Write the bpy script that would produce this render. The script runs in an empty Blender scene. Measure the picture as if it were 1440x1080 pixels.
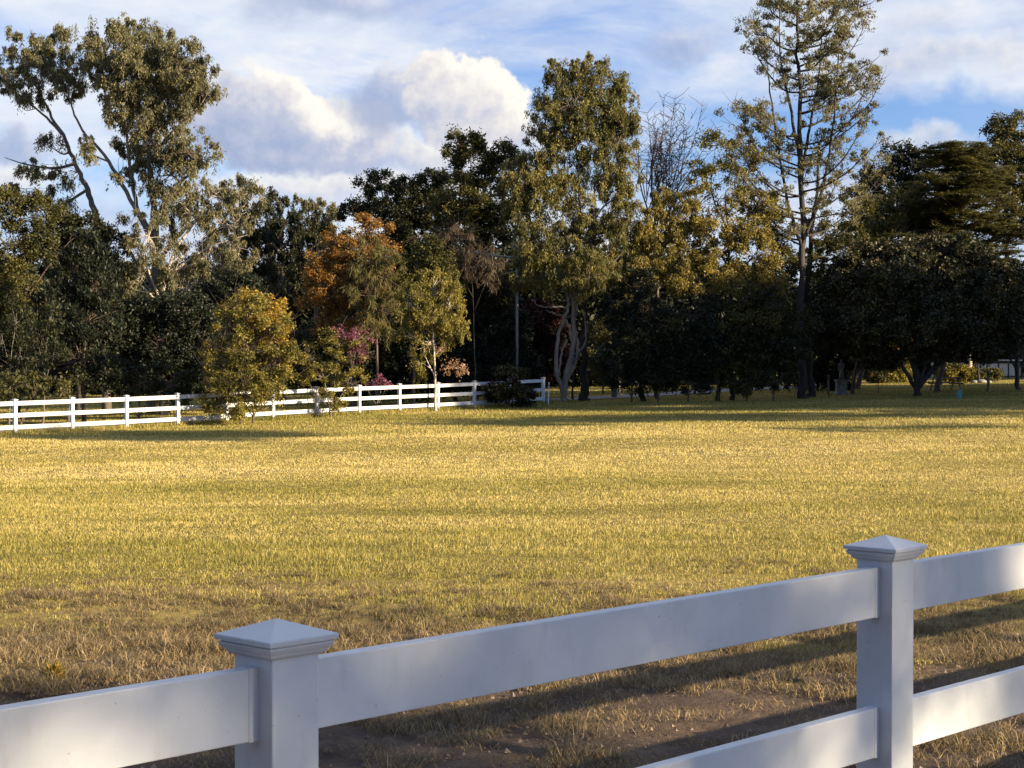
import bpy, math, random
import numpy as np
from mathutils import Vector
random.seed(7); RNG = np.random.default_rng(11)
sc = bpy.context.scene; C = sc.collection
F = 2500.0; HOR = 500.0; CH = 1.85            # focal length in photo pixels, horizon row, eye height
SKYTINT = (.52, .76, 1.2); CLOUDK = 6.8; SKYS = .058; EXPO = 1.45; GG = 1.15; OFFROW = True
CLOUDS = [ # px, py, rx, ry, rot, bias, opacity, softness
 (470, 5, 170, 40, 0, -.25, .7, .8), (950, 65, 85, 34, 0, -.28, .6, .8), (1290, 45, 70, 30, 0, -.2, .35, .9), (20, 215, 70, 45, 0, -.3, .8, .7), (1340, 95, 230, 34, 0, .1, .55, .9),
 (1290, 205, 120, 26, 0, .1, .6, .8), (480, 262, 330, 30, 0, .25, .7, .8), (20, 265, 80, 30, 0, .25, .7, .9),
 (400, 185, 190, 70, -.12, -.12, .97, .26), (415, 140, 110, 32, -.5, .34, .85, .4), (560, 150, 90, 55, 0, -.35, .85, .5), (665, 148, 104, 74, -.25, .2, 1., .15), (720, 185, 90, 44, 0, .12, .8, .7), (600, 225, 160, 36, 0, .0, .8, .7)]
SHADE = [(4.2, 2.5, 2.9, 1.0, 1.5), (2.3, 1.8, 1.7, .9, 1.2), (6.0, 2.1, 1.7, .8, 1.), (4.2, 1.45, 2.2, .55, .6), (6.3, 1.2, .9, .5, .4), (3.4, .8, 1.8, .45, .4), (5.6, .6, 1.3, .45, .42), (7.15, 1.1, .55, .7, 1.6), (7.75, 1.8, .6, .7, 1.5), (6.9, .45, .45, .35, 1.2), (4.6, 1.0, 1.2, .4, .35)]
EL = math.radians(17.0); SH = np.array([.92, -.39]); SH = SH/np.linalg.norm(SH)
# ---------------------------------------------------------------- terrain
def gz(x, y):
    x = np.clip(np.asarray(x, float), -60, 60); y = np.asarray(y, float)
    yy = np.clip(y, 0, 130)
    p = -1.38 + .0157*x + .01*yy
    w = np.clip((yy-6)/46., 0, 1); w = w*w*(3-2*w)
    return w*p + .03*np.sin(x*.31+1)*np.sin(y*.23)*np.clip((yy-8)/20, 0, 1)
def P(px, py, Y, dy=0.):
    Y = Y+dy
    return np.array([(px-720)/F*Y, Y, CH-(py-HOR)/F*Y])
def base(px, Y):
    x = (px-720)/F*Y
    return np.array([x, Y, float(gz(x, Y))])
# ---------------------------------------------------------------- node helpers
def newmat(name):
    m = bpy.data.materials.new(name); m.use_nodes = True
    nt = m.node_tree; b = nt.nodes['Principled BSDF']
    return m, nt, b
def N(nt, t, **k):
    n = nt.nodes.new(t)
    for a, v in k.items():
        if a.startswith('i_'): n.inputs[a[2:].replace('_', ' ')].default_value = v
        else: setattr(n, a, v)
    return n
def ramp(nt, stops, fac):
    r = nt.nodes.new('ShaderNodeValToRGB'); e = r.color_ramp.elements
    while len(e) < len(stops): e.new(.5)
    for q, (p, c) in zip(e, stops): q.position = p; q.color = (*c, 1) if len(c) == 3 else c
    nt.links.new(fac, r.inputs[0]); return r.outputs[0]
def mth(nt, op, a, b=None, c=None, clamp=False):
    n = nt.nodes.new('ShaderNodeMath'); n.operation = op; n.use_clamp = clamp
    for i, v in enumerate((a, b, c)):
        if v is None: continue
        if isinstance(v, (int, float)): n.inputs[i].default_value = v
        else: nt.links.new(v, n.inputs[i])
    return n.outputs[0]
def mix(nt, fac, a, b, mode='MIX'):
    n = nt.nodes.new('ShaderNodeMix'); n.data_type = 'RGBA'; n.blend_type = mode
    for s, v in ((n.inputs[0], fac), (n.inputs[6], a), (n.inputs[7], b)):
        if isinstance(v, (int, float)): s.default_value = v
        elif isinstance(v, tuple): s.default_value = (*v, 1)
        else: nt.links.new(v, s)
    return n.outputs[2]
def noise(nt, scale, detail=4, rough=.55, vec=None, stretch=None, dist=0.):
    n = N(nt, 'ShaderNodeTexNoise'); n.inputs['Scale'].default_value = scale
    n.inputs['Detail'].default_value = detail; n.inputs['Roughness'].default_value = rough
    n.inputs['Distortion'].default_value = dist
    if vec is None: vec = N(nt, 'ShaderNodeTexCoord').outputs['Object']
    if stretch:
        mp = N(nt, 'ShaderNodeMapping'); mp.inputs['Scale'].default_value = stretch
        nt.links.new(vec, mp.inputs[0]); vec = mp.outputs[0]
    nt.links.new(vec, n.inputs['Vector'])
    return n.outputs['Fac']
def leaf_mat(name, cols, transl=.4, rough=.55, nscale=.55):
    """cols: darkest, middle, lightest leaf colours; each leaf picks one, patches lean one way"""
    m, nt, b = newmat(name)
    g = N(nt, 'ShaderNodeNewGeometry').outputs['Random Per Island']
    n = noise(nt, nscale, 3)
    f = mth(nt, 'ADD', mth(nt, 'MULTIPLY', g, .55), mth(nt, 'MULTIPLY', mth(nt, 'SUBTRACT', n, .27), 1.0), clamp=True)
    c = ramp(nt, [(.08, cols[0]), (.5, cols[1]), (.95, cols[2])], f)
    nt.links.new(c, b.inputs['Base Color']); b.inputs['Roughness'].default_value = rough
    b.inputs['Specular IOR Level'].default_value = .35
    t = N(nt, 'ShaderNodeBsdfTranslucent'); nt.links.new(mix(nt, 1., c, (1.0, .95, .55), 'MULTIPLY'), t.inputs[0])
    ms = N(nt, 'ShaderNodeMixShader'); ms.inputs[0].default_value = transl
    nt.links.new(b.outputs[0], ms.inputs[1]); nt.links.new(t.outputs[0], ms.inputs[2])
    nt.links.new(ms.outputs[0], nt.nodes['Material Output'].inputs[0])
    return m
def bark_mat(name, dark, light, scale=3., rough=.85, bump=.3):
    m, nt, b = newmat(name)
    n = noise(nt, scale, 5, .6, stretch=(1, 1, .25), dist=.6)
    nt.links.new(ramp(nt, [(.3, dark), (.7, light)], n), b.inputs['Base Color'])
    b.inputs['Roughness'].default_value = rough
    bp = N(nt, 'ShaderNodeBump'); bp.inputs['Strength'].default_value = bump; bp.inputs['Distance'].default_value = .03
    nt.links.new(noise(nt, scale*5, 4, .6, stretch=(1, 1, .2)), bp.inputs['Height']); nt.links.new(bp.outputs[0], b.inputs['Normal'])
    return m
def plain_mat(name, c1, c2, scale=6., rough=.6, bump=0., metal=0.):
    m, nt, b = newmat(name)
    nt.links.new(ramp(nt, [(.35, c1), (.65, c2)], noise(nt, scale, 5, .6)), b.inputs['Base Color'])
    b.inputs['Roughness'].default_value = rough; b.inputs['Metallic'].default_value = metal
    if bump:
        bp = N(nt, 'ShaderNodeBump'); bp.inputs['Strength'].default_value = bump; bp.inputs['Distance'].default_value = .01
        nt.links.new(noise(nt, scale*6, 4), bp.inputs['Height']); nt.links.new(bp.outputs[0], b.inputs['Normal'])
    return m
# ---------------------------------------------------------------- mesh helpers
def mesh_np(name, V, loops, starts, totals, mat, smooth=False):
    me = bpy.data.meshes.new(name)
    me.vertices.add(len(V)); me.vertices.foreach_set('co', np.ascontiguousarray(V, dtype=np.float32).ravel())
    me.loops.add(len(loops)); me.loops.foreach_set('vertex_index', loops.astype(np.int32))
    me.polygons.add(len(starts)); me.polygons.foreach_set('loop_start', starts.astype(np.int32))
    if smooth: me.polygons.foreach_set('use_smooth', np.ones(len(starts), bool))
    me.update(calc_edges=True)
    if mat: me.materials.append(mat)
    return me
def polys_uniform(name, V, k, mat, smooth=False):
    if k == 5:                                   # a bent blade: one quad and one triangle
        n = len(V)//5; o = np.arange(n)[:, None]*5
        lo = (o+np.array([0, 1, 2, 4, 4, 2, 3])).ravel(); st = (np.arange(n)[:, None]*7+np.array([0, 4])).ravel()
        return mesh_np(name, V, lo, st, None, mat, smooth)
    n = len(V)//k
    return mesh_np(name, V, np.arange(n*k), np.arange(n)*k, None, mat, smooth)
class MB:
    """collects geometry for ONE mesh"""
    def __init__(s): s.v = []; s.f = []
    def add(s, vs, fs):
        o = len(s.v); s.v += [tuple(map(float, v)) for v in vs]; s.f += [tuple(i+o for i in f) for f in fs]
    def box(s, lo, hi, M=None):
        vs = [(x, y, z) for z in (lo[2], hi[2]) for y in (lo[1], hi[1]) for x in (lo[0], hi[0])]
        if M: vs = [M(v) for v in vs]
        s.add(vs, [(0, 2, 3, 1), (4, 5, 7, 6), (0, 1, 5, 4), (2, 6, 7, 3), (0, 4, 6, 2), (1, 3, 7, 5)])
    def rings(s, rings, cap=True):
        k = len(rings[0]); vs = [v for r in rings for v in r]; fs = []
        for i in range(len(rings)-1):
            for j in range(k):
                a = i*k+j; b = i*k+(j+1) % k; fs.append((a, b, b+k, a+k))
        if cap: fs += [tuple(range(k))[::-1], tuple(range((len(rings)-1)*k, len(rings)*k))]
        s.add(vs, fs)
    def tube(s, pts, rad, sides=6, wob=0.):
        pts = [np.asarray(p, float) for p in pts]; rings = []
        for i, p in enumerate(pts):
            t = pts[min(i+1, len(pts)-1)]-pts[max(i-1, 0)]; t = t/(np.linalg.norm(t)+1e-9)
            a = np.cross(t, (0, 1, 0) if abs(t[1]) < .9 else (1, 0, 0)); a /= np.linalg.norm(a); b = np.cross(t, a)
            r = rad[i] if hasattr(rad, '__len__') else rad
            rings.append([p+r*(1+wob*random.uniform(-1, 1))*(math.cos(q)*a+math.sin(q)*b) for q in [2*math.pi*j/sides for j in range(sides)]])
        s.rings(rings)
    def build(s, name, mat, parent=None, smooth=False, bevel=0., loc=None):
        me = bpy.data.meshes.new(name); me.from_pydata(s.v, [], s.f); me.update()
        if smooth: me.polygons.foreach_set('use_smooth', [True]*len(me.polygons))
        me.materials.append(mat)
        return link(name, me, parent, bevel, loc)
def link(name, me, parent=None, bevel=0., loc=None):
    o = bpy.data.objects.new(name, me); C.objects.link(o)
    if parent is not None: o.parent = parent
    if loc is not None: o.location = loc
    if bevel:
        m = o.modifiers.new('b', 'BEVEL'); m.width = bevel; m.segments = 2; m.limit_method = 'ANGLE'
    return o
def thing(name, label, cat, loc, group=None, rz=0.):
    o = bpy.data.objects.new(name, None); C.objects.link(o); o.location = tuple(map(float, loc)); o.rotation_euler[2] = rz
    o['label'] = label; o['category'] = cat
    if group: o['group'] = group
    o.empty_display_size = .2
    return o
def tag(o, label, cat, group=None):
    o['label'] = label; o['category'] = cat
    if group: o['group'] = group
def catmull(pts, n=5):
    pts = [np.asarray(p, float) for p in pts]
    if len(pts) < 3: return [pts[0]+(pts[1]-pts[0])*i/n for i in range(n+1)]
    q = [2*pts[0]-pts[1]]+pts+[2*pts[-1]-pts[-2]]; out = []
    for i in range(1, len(q)-2):
        for j in range(n):
            t = j/n; out.append(.5*((2*q[i])+(-q[i-1]+q[i+1])*t+(2*q[i-1]-5*q[i]+4*q[i+1]-q[i+2])*t*t+(-q[i-1]+3*q[i]-3*q[i+1]+q[i+2])*t**3))
    out.append(pts[-1]); return out
def leaves_mesh(cen, L, W, mode, out=None):
    """cen (n,3): one rhombic leaf at each point"""
    n = len(cen); d = RNG.normal(size=(n, 3))
    if mode == 'gum': d[:, 2] = -abs(d[:, 2])*1.3-.7
    elif mode == 'frond': d[:, 2] *= .12
    elif mode == 'up': d[:, 2] = abs(d[:, 2])+.5
    elif mode == 'broad': d[:, 2] = d[:, 2]*.8-.15
    d /= np.linalg.norm(d, axis=1)[:, None]
    s = np.cross(d, RNG.normal(size=(n, 3)))
    if mode == 'frond':
        s = np.cross(d, np.array([0, 0, 1.])+.3*RNG.normal(size=(n, 3)))
    s /= np.linalg.norm(s, axis=1)[:, None]+1e-9
    l = (L*RNG.uniform(.65, 1.35, n))[:, None]; w = (W*RNG.uniform(.7, 1.3, n))[:, None]
    nn = np.cross(d, s)*w*.35
    V = np.stack([cen, cen+d*l*.45+s*w+nn, cen+d*l, cen+d*l*.45-s*w+nn], 1).reshape(-1, 3)
    return V
QUADS = []
GS = 1.3; CD = 6.                                              # global foliage amount
def make_tree(name, label, cat, px, Y, stems, blobs, leafmat, barkmat, mode='gum', L=.17, W=.035, r0=.2,
              dens=1., clump=.42, group=None, deep=.8, extra=None, bare=0, part=('trunk', 'crown'), limb=True,
              xy=None, twig_r=.014, lpc=60, lift=0, flat=1., rs=.42, grow=1.12):
    """stems: polylines of (photo x, photo y[, depth offset]) ; blobs: (photo x, y, rx, ry[, depth offset, amount])"""
    b0 = base(px, Y) if xy is None else np.array([xy[0], xy[1], float(gz(*xy))])
    b0[2] -= .05
    root = thing(name, label, cat, b0, group)
    k = Y/F
    def Q(p):
        if xy is None: return P(p[0], p[1], Y, p[2] if len(p) > 2 else 0)-b0
        return np.array([p[0], p[2] if len(p) > 2 else 0, p[1]], float)      # off-frame trees: metres
    kk = k if xy is None else 1.
    tb = MB(); nodes = []
    for si, st in enumerate(stems):
        pts = [Q(p) for p in st]
        if si == 0: pts = [np.zeros(3)]+pts
        ps = catmull(pts, 5); n = len(ps)
        ra = r0*(1. if si == 0 else rs)
        rr = [ra*(1-.82*(i/(n-1))**.9) for i in range(n)]
        if si == 0: rr[0] *= 1.35
        ps = [p+np.array([random.uniform(-1, 1), random.uniform(-1, 1), 0])*ra*.35*(0 < i < n-1) for i, p in enumerate(ps)]
        tb.tube(ps, rr, 8, .08)
        for p, r in zip(ps, rr): nodes.append((p, r))
    cens = []
    NP = np.array([q[0] for q in nodes])
    for bl in blobs:
        c = Q((bl[0], bl[1], bl[4] if len(bl) > 4 else 0)); rx, rz = bl[2]*kk*grow, bl[3]*kk*grow; ry = rx*deep
        am = bl[5] if len(bl) > 5 else 1.
        dd = NP-c; cost = np.linalg.norm(dd, axis=1)+np.where(dd[:, 2] > -.3*rz, 1.5*(dd[:, 2]+.3*rz)+.2, 0)
        a = nodes[int(np.argmin(cost))]
        if limb:
            mid = (a[0]+c)/2+RNG.normal(size=3)*.12*np.linalg.norm(c-a[0])
            mid[2] -= .06*np.linalg.norm(c-a[0])
            lp = catmull([a[0], mid, c], 5); rl = min(a[1]*.6, .04+.025*np.linalg.norm(c-a[0]))
            tb.tube(lp, [rl*(1-.7*i/(len(lp)-1)) for i in range(len(lp))], 6, .08)
        else: lp = [a[0], c]
        area = math.pi*rx*rz; cf = 1. if mode != 'gum' or L > .28 else .62
        nc = max(1 if not limb else 3, int(area*CD*cf*dens*am*(.42/clump)**2*(.5+.5*deep)))
        u = RNG.normal(size=(nc, 3)); u /= np.linalg.norm(u, axis=1)[:, None]
        rad = RNG.uniform(.25, 1, nc)**.45
        pos = c+u*rad[:, None]*np.array([rx, ry, rz])
        for p in pos:
            st = lp[random.randint(len(lp)//2, len(lp)-1)]
            m2 = (st+p)/2+RNG.normal(size=3)*.1*np.linalg.norm(p-st)
            tp = catmull([st, m2, p], 3)
            tb.tube(tp, [twig_r*(1-.6*i/(len(tp)-1)) for i in range(len(tp))], 4)
            if bare:
                for _ in range(bare):
                    q = tp[random.randint(1, len(tp)-1)]; e = RNG.normal(size=3)*.5; e[2] = abs(e[2])+.1
                    tb.tube([q, q+e*.5+RNG.normal(size=3)*.06, q+e], [twig_r*.6, twig_r*.5, twig_r*.3], 3)
        cens.append(pos)
    if extra: extra(tb, Q)
    if not (dens == 0 or not blobs):
        if mode == 'gum' and L < .25 and xy is None: L, W, lpc, clump = L*.70, W*.66, lpc*2.3, clump*1.08
        elif mode == 'broad' and xy is None: L, W, lpc = L*.82, W*.78, lpc*1.45
        cc = np.concatenate(cens); m = max(4, int(lpc*GS))
        m2 = RNG.uniform(.3, 1.9, len(cc)); rep = np.repeat(np.arange(len(cc)), (m*m2).astype(int))
        sg = (clump*RNG.uniform(.45, 1.25, len(cc)))[rep][:, None]
        off = np.clip(RNG.normal(size=(len(rep), 3)), -2.2, 2.2)*.52
        off[:, 2] *= (.8 if mode != 'frond' else .25)*flat
        if mode == 'gum':                        # hanging strands: several per clump
            ns = 7; sd_ = RNG.normal(size=(len(cc), ns, 3))*.42; k_ = RNG.integers(0, ns, len(rep))
            off = sd_[rep, k_]+RNG.normal(size=(len(rep), 3))*.14
            off[:, 2] = off[:, 2]*.8-1.0*RNG.uniform(0, 1, len(rep))**1.3*flat+.4
        V = leaves_mesh(cc[rep]+off*sg, L, W, mode)
        QUADS.append((len(V)//4, name)); link(part[1], polys_uniform(part[1], V, 4, leafmat), root)
    tb.build(part[0], barkmat, root, smooth=True)
    return root
def sprays(root, name, Y, blobs, mat, L=.09, W=.035, n=34):
    """flowers or new leaves carried on the twigs of a tree: a part of it"""
    cs = []
    for (px, py, rx, ry, am) in blobs:
        c = P(px, py, Y)-np.array(root.location); k = Y/F; m = int(n*am)
        for _ in range(7):
            q = c+RNG.normal(size=3)*np.array([rx, rx, ry])*k*.62
            cs.append(q+RNG.normal(size=(m, 3))*.10)
    link(name, polys_uniform(name, leaves_mesh(np.concatenate(cs), L, W, 'broad'), 4, mat), root)
# ================================================================ camera, sun, sky
cam = bpy.data.cameras.new('camera'); co = bpy.data.objects.new('camera', cam); C.objects.link(co)
co.location = (0, 0, CH); co.rotation_euler = (math.radians(90)-math.atan(40/F), 0, 0)
cam.sensor_width = 36; cam.lens = 36*F/1440; cam.clip_end = 5000; cam.clip_start = .05
sc.camera = co
sd = Vector((SH[0]*math.cos(EL), SH[1]*math.cos(EL), math.sin(EL)))
sl = bpy.data.lights.new('sun', 'SUN'); sl.energy = 5.; sl.angle = math.radians(.53); sl.color = (1., .81, .54)
so = bpy.data.objects.new('sun', sl); C.objects.link(so); so.rotation_euler = sd.to_track_quat('Z', 'Y').to_euler(); so.location = (60, -30, 40)
w = bpy.data.worlds.new('World'); sc.world = w; w.use_nodes = True; nt = w.node_tree; bg = nt.nodes['Background']
sky = N(nt, 'ShaderNodeTexSky'); sky.sky_type = 'NISHITA'; sky.sun_disc = False; sky.sun_elevation = EL
sky.sun_rotation = math.atan2(SH[0], SH[1]); sky.ozone_density = 3.; sky.air_density = 1.; sky.dust_density = .4
gen = N(nt, 'ShaderNodeTexCoord').outputs['Generated']
sx = N(nt, 'ShaderNodeSeparateXYZ'); nt.links.new(gen, sx.inputs[0])
X_, Y_, Z_ = sx.outputs
uu = mth(nt, 'MULTIPLY', mth(nt, 'ARCTAN2', X_, Y_), F); vv = mth(nt, 'MULTIPLY', mth(nt, 'ARCSINE', Z_), F)
cb = N(nt, 'ShaderNodeCombineXYZ'); nt.links.new(uu, cb.inputs[0]); nt.links.new(vv, cb.inputs[1]); UV = cb.outputs[0]
def wn(s, det, sxy=(1, 1, 1), off=0., rough=.55, dist=0.):
    mp = N(nt, 'ShaderNodeMapping'); mp.inputs['Scale'].default_value = [s*q for q in sxy]; mp.inputs['Location'].default_value = (off, off*.7, off)
    nt.links.new(UV, mp.inputs[0]); return noise(nt, 1., det, rough, vec=mp.outputs[0], dist=dist)
c5 = lambda n, k: mth(nt, 'MULTIPLY', mth(nt, 'SUBTRACT', n, .5), k)
wu = mth(nt, 'ADD', uu, mth(nt, 'ADD', c5(wn(.009, 4, off=3), 120.), c5(wn(.03, 3, off=9), 34.)))
wv = mth(nt, 'ADD', vv, mth(nt, 'ADD', c5(wn(.009, 4, off=31), 90.), c5(wn(.03, 3, off=17), 30.)))
def ell(px, py, rx, ry, rot=0.):
    cu, cv = math.atan((px-720)/F)*F, math.asin(math.sin(math.atan((HOR-py)/F)))*F
    du = mth(nt, 'SUBTRACT', wu, cu); dv = mth(nt, 'SUBTRACT', wv, cv)
    if rot:
        c, s = math.cos(rot), math.sin(rot)
        du, dv = mth(nt, 'ADD', mth(nt, 'MULTIPLY', du, c), mth(nt, 'MULTIPLY', dv, s)), mth(nt, 'SUBTRACT', mth(nt, 'MULTIPLY', dv, c), mth(nt, 'MULTIPLY', du, s))
    a = mth(nt, 'MULTIPLY', du, 1/rx); b = mth(nt, 'MULTIPLY', dv, 1/ry)
    r = mth(nt, 'SQRT', mth(nt, 'ADD', mth(nt, 'MULTIPLY', a, a), mth(nt, 'MULTIPLY', b, b)))
    return mth(nt, 'SUBTRACT', 1., r), a, b
def sst(x, lo, hi):
    n = N(nt, 'ShaderNodeMapRange'); n.interpolation_type = 'SMOOTHSTEP'; nt.links.new(x, n.inputs[0])
    n.inputs[1].default_value = lo; n.inputs[2].default_value = hi; return n.outputs[0]
col = mix(nt, 1., sky.outputs[0], SKYTINT, 'MULTIPLY')
# high thin sheets
wisp = wn(1., 7, (.0021, .0062, 1), off=5.3, rough=.62, dist=.5)
wl = wn(1., 4, (.0016, .0035, 1), off=2.1)
clear = mth(nt, 'MAXIMUM', sst(ell(1260, 178, 330, 44)[0], -.3, .7), mth(nt, 'MULTIPLY', sst(ell(800, 130, 150, 50)[0], -.3, .8), .6))
wm = mth(nt, 'MULTIPLY', sst(mth(nt, 'ADD', wisp, mth(nt, 'MULTIPLY', wl, .45)), .40, .84), .96)
wm = mth(nt, 'MULTIPLY', wm, mth(nt, 'SUBTRACT', 1., mth(nt, 'MULTIPLY', clear, .8)))
wm = mth(nt, 'MAXIMUM', wm, .18)
wm = mth(nt, 'MULTIPLY', wm, mth(nt, 'ADD', .25, mth(nt, 'MULTIPLY', sst(Y_, -.2, .5), .75)))
K = CLOUDK
sc_ = lambda c: tuple(K*q for q in c)
col = mix(nt, wm, col, ramp(nt, [(.36, sc_((.58, .64, .80))), (.5, sc_((.72, .78, .88))), (.62, sc_((.86, .87, .90)))], wn(1., 5, (.004, .009, 1), off=8.8, rough=.6)))
# cloud masses: x, y, rx, ry, brightness bias, opacity
det = wn(.012, 5, off=44, rough=.6); detf = wn(.04, 4, off=21, rough=.6)
dn = mth(nt, 'ADD', c5(det, 1.0), c5(detf, .6))
for (px, py, rx, ry, rot, bias, op, soft) in CLOUDS:
    e, a, b = ell(px, py, rx, ry, rot)
    m = mth(nt, 'MULTIPLY', sst(mth(nt, 'ADD', e, c5(detf, .3)), 0., soft), op)
    lit = mth(nt, 'ADD', mth(nt, 'ADD', mth(nt, 'MULTIPLY', a, .22), mth(nt, 'MULTIPLY', b, .42)), mth(nt, 'ADD', dn, .5+bias), clamp=True)
    cc = ramp(nt, [(.05, sc_((.36, .43, .62))), (.35, sc_((.50, .54, .68))), (.62, sc_((.74, .72, .74))), (.95, sc_((1.0, .95, .86)))], lit)
    col = mix(nt, m, col, cc)
nt.links.new(col, bg.inputs[0]); bg.inputs[1].default_value = SKYS
sc.view_settings.view_transform = 'Standard'; sc.view_settings.look = 'None'; sc.view_settings.gamma = 1
sc.view_settings.exposure = EXPO
sc.cycles.use_denoising = True
sc.cycles.max_bounces = 6; sc.cycles.diffuse_bounces = 3; sc.cycles.transparent_max_bounces = 4
# ================================================================ ground
def near_dirt(nt, vec):
    """0 in the meadow, 1 on the bare earth of the foreground"""
    s = N(nt, 'ShaderNodeSeparateXYZ'); nt.links.new(vec, s.inputs[0])
    n = noise(nt, .55, 4, .6, vec=vec); n2 = noise(nt, 2.6, 3, .6, vec=vec)
    yy = mth(nt, 'ADD', s.outputs[1], mth(nt, 'MULTIPLY', s.outputs[0], -.12))
    d = mth(nt, 'ADD', mth(nt, 'SUBTRACT', 12.2, yy), mth(nt, 'ADD', mth(nt, 'MULTIPLY', mth(nt, 'SUBTRACT', n, .5), 6.), mth(nt, 'MULTIPLY', mth(nt, 'SUBTRACT', n2, .5), 2.)))
    r = N(nt, 'ShaderNodeMapRange'); nt.links.new(d, r.inputs[0]); r.inputs[1].default_value = -1.; r.inputs[2].default_value = 1.6
    return r.outputs[0]
m, nt, b = newmat('ground')
vec = N(nt, 'ShaderNodeTexCoord').outputs['Object']
gr = ramp(nt, [(.3, (.16, .125, .035)), (.5, (.25, .19, .06)), (.72, (.34, .26, .085))], noise(nt, .5, 6, .6, vec=vec, stretch=(.35, 1, 1)))
dt = ramp(nt, [(.25, (.07, .05, .037)), (.5, (.135, .098, .072)), (.75, (.23, .165, .12))], noise(nt, 3.1, 8, .65, vec=vec))
dt = mix(nt, mth(nt, 'MULTIPLY', ramp(nt, [(.5, (0, 0, 0)), (.62, (1, 1, 1))], noise(nt, 34., 4, .7, vec=vec)), .35), dt, (.07, .05, .034))
nt.links.new(mix(nt, near_dirt(nt, vec), gr, dt), b.inputs['Base Color']); b.inputs['Roughness'].default_value = .95
b.inputs['Specular IOR Level'].default_value = .1
bp = N(nt, 'ShaderNodeBump'); bp.inputs['Strength'].default_value = 1.; bp.inputs['Distance'].default_value = .09
nt.links.new(noise(nt, 7., 8, .68, vec=vec), bp.inputs['Height']); nt.links.new(bp.outputs[0], b.inputs['Normal'])
GROUND = m
xs = np.concatenate([np.arange(-400, -60, 20.), np.arange(-60, -6, 2.), np.arange(-6, 6, .1), np.arange(6, 60, 2.), np.arange(60, 401, 20.)])
ys = np.concatenate([np.arange(-60, 3, 3.), np.arange(3, 14, .1), np.arange(14, 135, 1.), np.arange(135, 960, 25.)])
XX, YY = np.meshgrid(xs, ys); ZZ = gz(XX, YY)
fm = np.clip((13-YY)/2, 0, 1)*np.clip((6-abs(XX))/1, 0, 1)*(YY > 3)
ZZ = ZZ+fm*(.018*np.sin(XX*2.3+YY*1.1)+.012*np.sin(XX*5.1-YY*4.3)+.008*RNG.normal(size=XX.shape)-.02)
V = np.stack([XX, YY, ZZ], -1).reshape(-1, 3); nx = len(xs)
i, j = np.meshgrid(np.arange(len(ys)-1), np.arange(nx-1), indexing='ij'); a = (i*nx+j).ravel()
me = mesh_np('ground', V, np.stack([a, a+1, a+nx+1, a+nx], 1).ravel(), np.arange(len(a))*4, None, GROUND, True)
g = link('ground', me); g['kind'] = 'structure'
# gravel driveway behind the far fence
D0, DD = np.array([-17.9, 64.]), np.array([19.4, 21.5])/12.
FD = DD/np.linalg.norm(DD); FNv = np.array([-FD[1], FD[0]])
def strip(name, o0, o1, t0, t1, mat, dz):
    vs = []; fs = []; n = 90
    for i in range(n+1):
        for j in range(5):
            q = D0+FD*(t0+(t1-t0)*i/n)+FNv*(o0+(o1-o0)*j/4)
            vs.append((q[0], q[1], float(gz(*q))+dz))
    for i in range(n):
        for j in range(4): a = i*5+j; fs.append((a, a+1, a+6, a+5))
    mb = MB(); mb.add(vs, [f[::-1] for f in fs]); o = mb.build(name, mat, smooth=True); o['kind'] = 'structure'; return o
GRAVEL = plain_mat('gravel', (.16, .15, .14), (.27, .25, .23), 9., .95, .5)
strip('driveway', 1.3, 4.3, -14, 60, GRAVEL, .03)
# ================================================================ meadow grass
def grass_mat(name, greens, straws, bias):
    m, nt, b = newmat(name)
    vec = N(nt, 'ShaderNodeTexCoord').outputs['Object']
    g = N(nt, 'ShaderNodeNewGeometry').outputs['Random Per Island']
    big = noise(nt, .16, 4, .6, vec=vec, stretch=(.35, 1, 1)); med = noise(nt, .9, 4, .6, vec=vec, stretch=(.5, 1, 1))
    s = N(nt, 'ShaderNodeSeparateXYZ'); nt.links.new(vec, s.inputs[0])
    yb = N(nt, 'ShaderNodeMapRange'); nt.links.new(s.outputs[1], yb.inputs[0]); yb.inputs[1].default_value = 20; yb.inputs[2].default_value = 46
    yb.inputs[3].default_value = .17; yb.inputs[4].default_value = -.03
    f = mth(nt, 'ADD', mth(nt, 'MULTIPLY', mth(nt, 'SUBTRACT', g, .5), .5), mth(nt, 'ADD', mth(nt, 'MULTIPLY', big, 1.), mth(nt, 'ADD', mth(nt, 'MULTIPLY', med, .7), bias-.40)))
    f = mth(nt, 'SUBTRACT', f, yb.outputs[0])
    s2 = N(nt, 'ShaderNodeMapRange'); nt.links.new(s.outputs[1], s2.inputs[0]); s2.inputs[1].default_value = 58; s2.inputs[2].default_value = 75
    f = mth(nt, 'SUBTRACT', f, mth(nt, 'MULTIPLY', s2.outputs[0], .25), clamp=True)
    c = ramp(nt, [(.12, greens[0]), (.38, greens[1]), (.62, straws[0]), (.92, straws[1])], f)
    nt.links.new(c, b.inputs['Base Color']); b.inputs['Roughness'].default_value = .6; b.inputs['Specular IOR Level'].default_value = .3
    t = N(nt, 'ShaderNodeBsdfTranslucent'); nt.links.new(c, t.inputs[0])
    ms = N(nt, 'ShaderNodeMixShader'); ms.inputs[0].default_value = .3
    nt.links.new(b.outputs[0], ms.inputs[1]); nt.links.new(t.outputs[0], ms.inputs[2]); nt.links.new(ms.outputs[0], nt.nodes['Material Output'].inputs[0])
    return m
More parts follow.
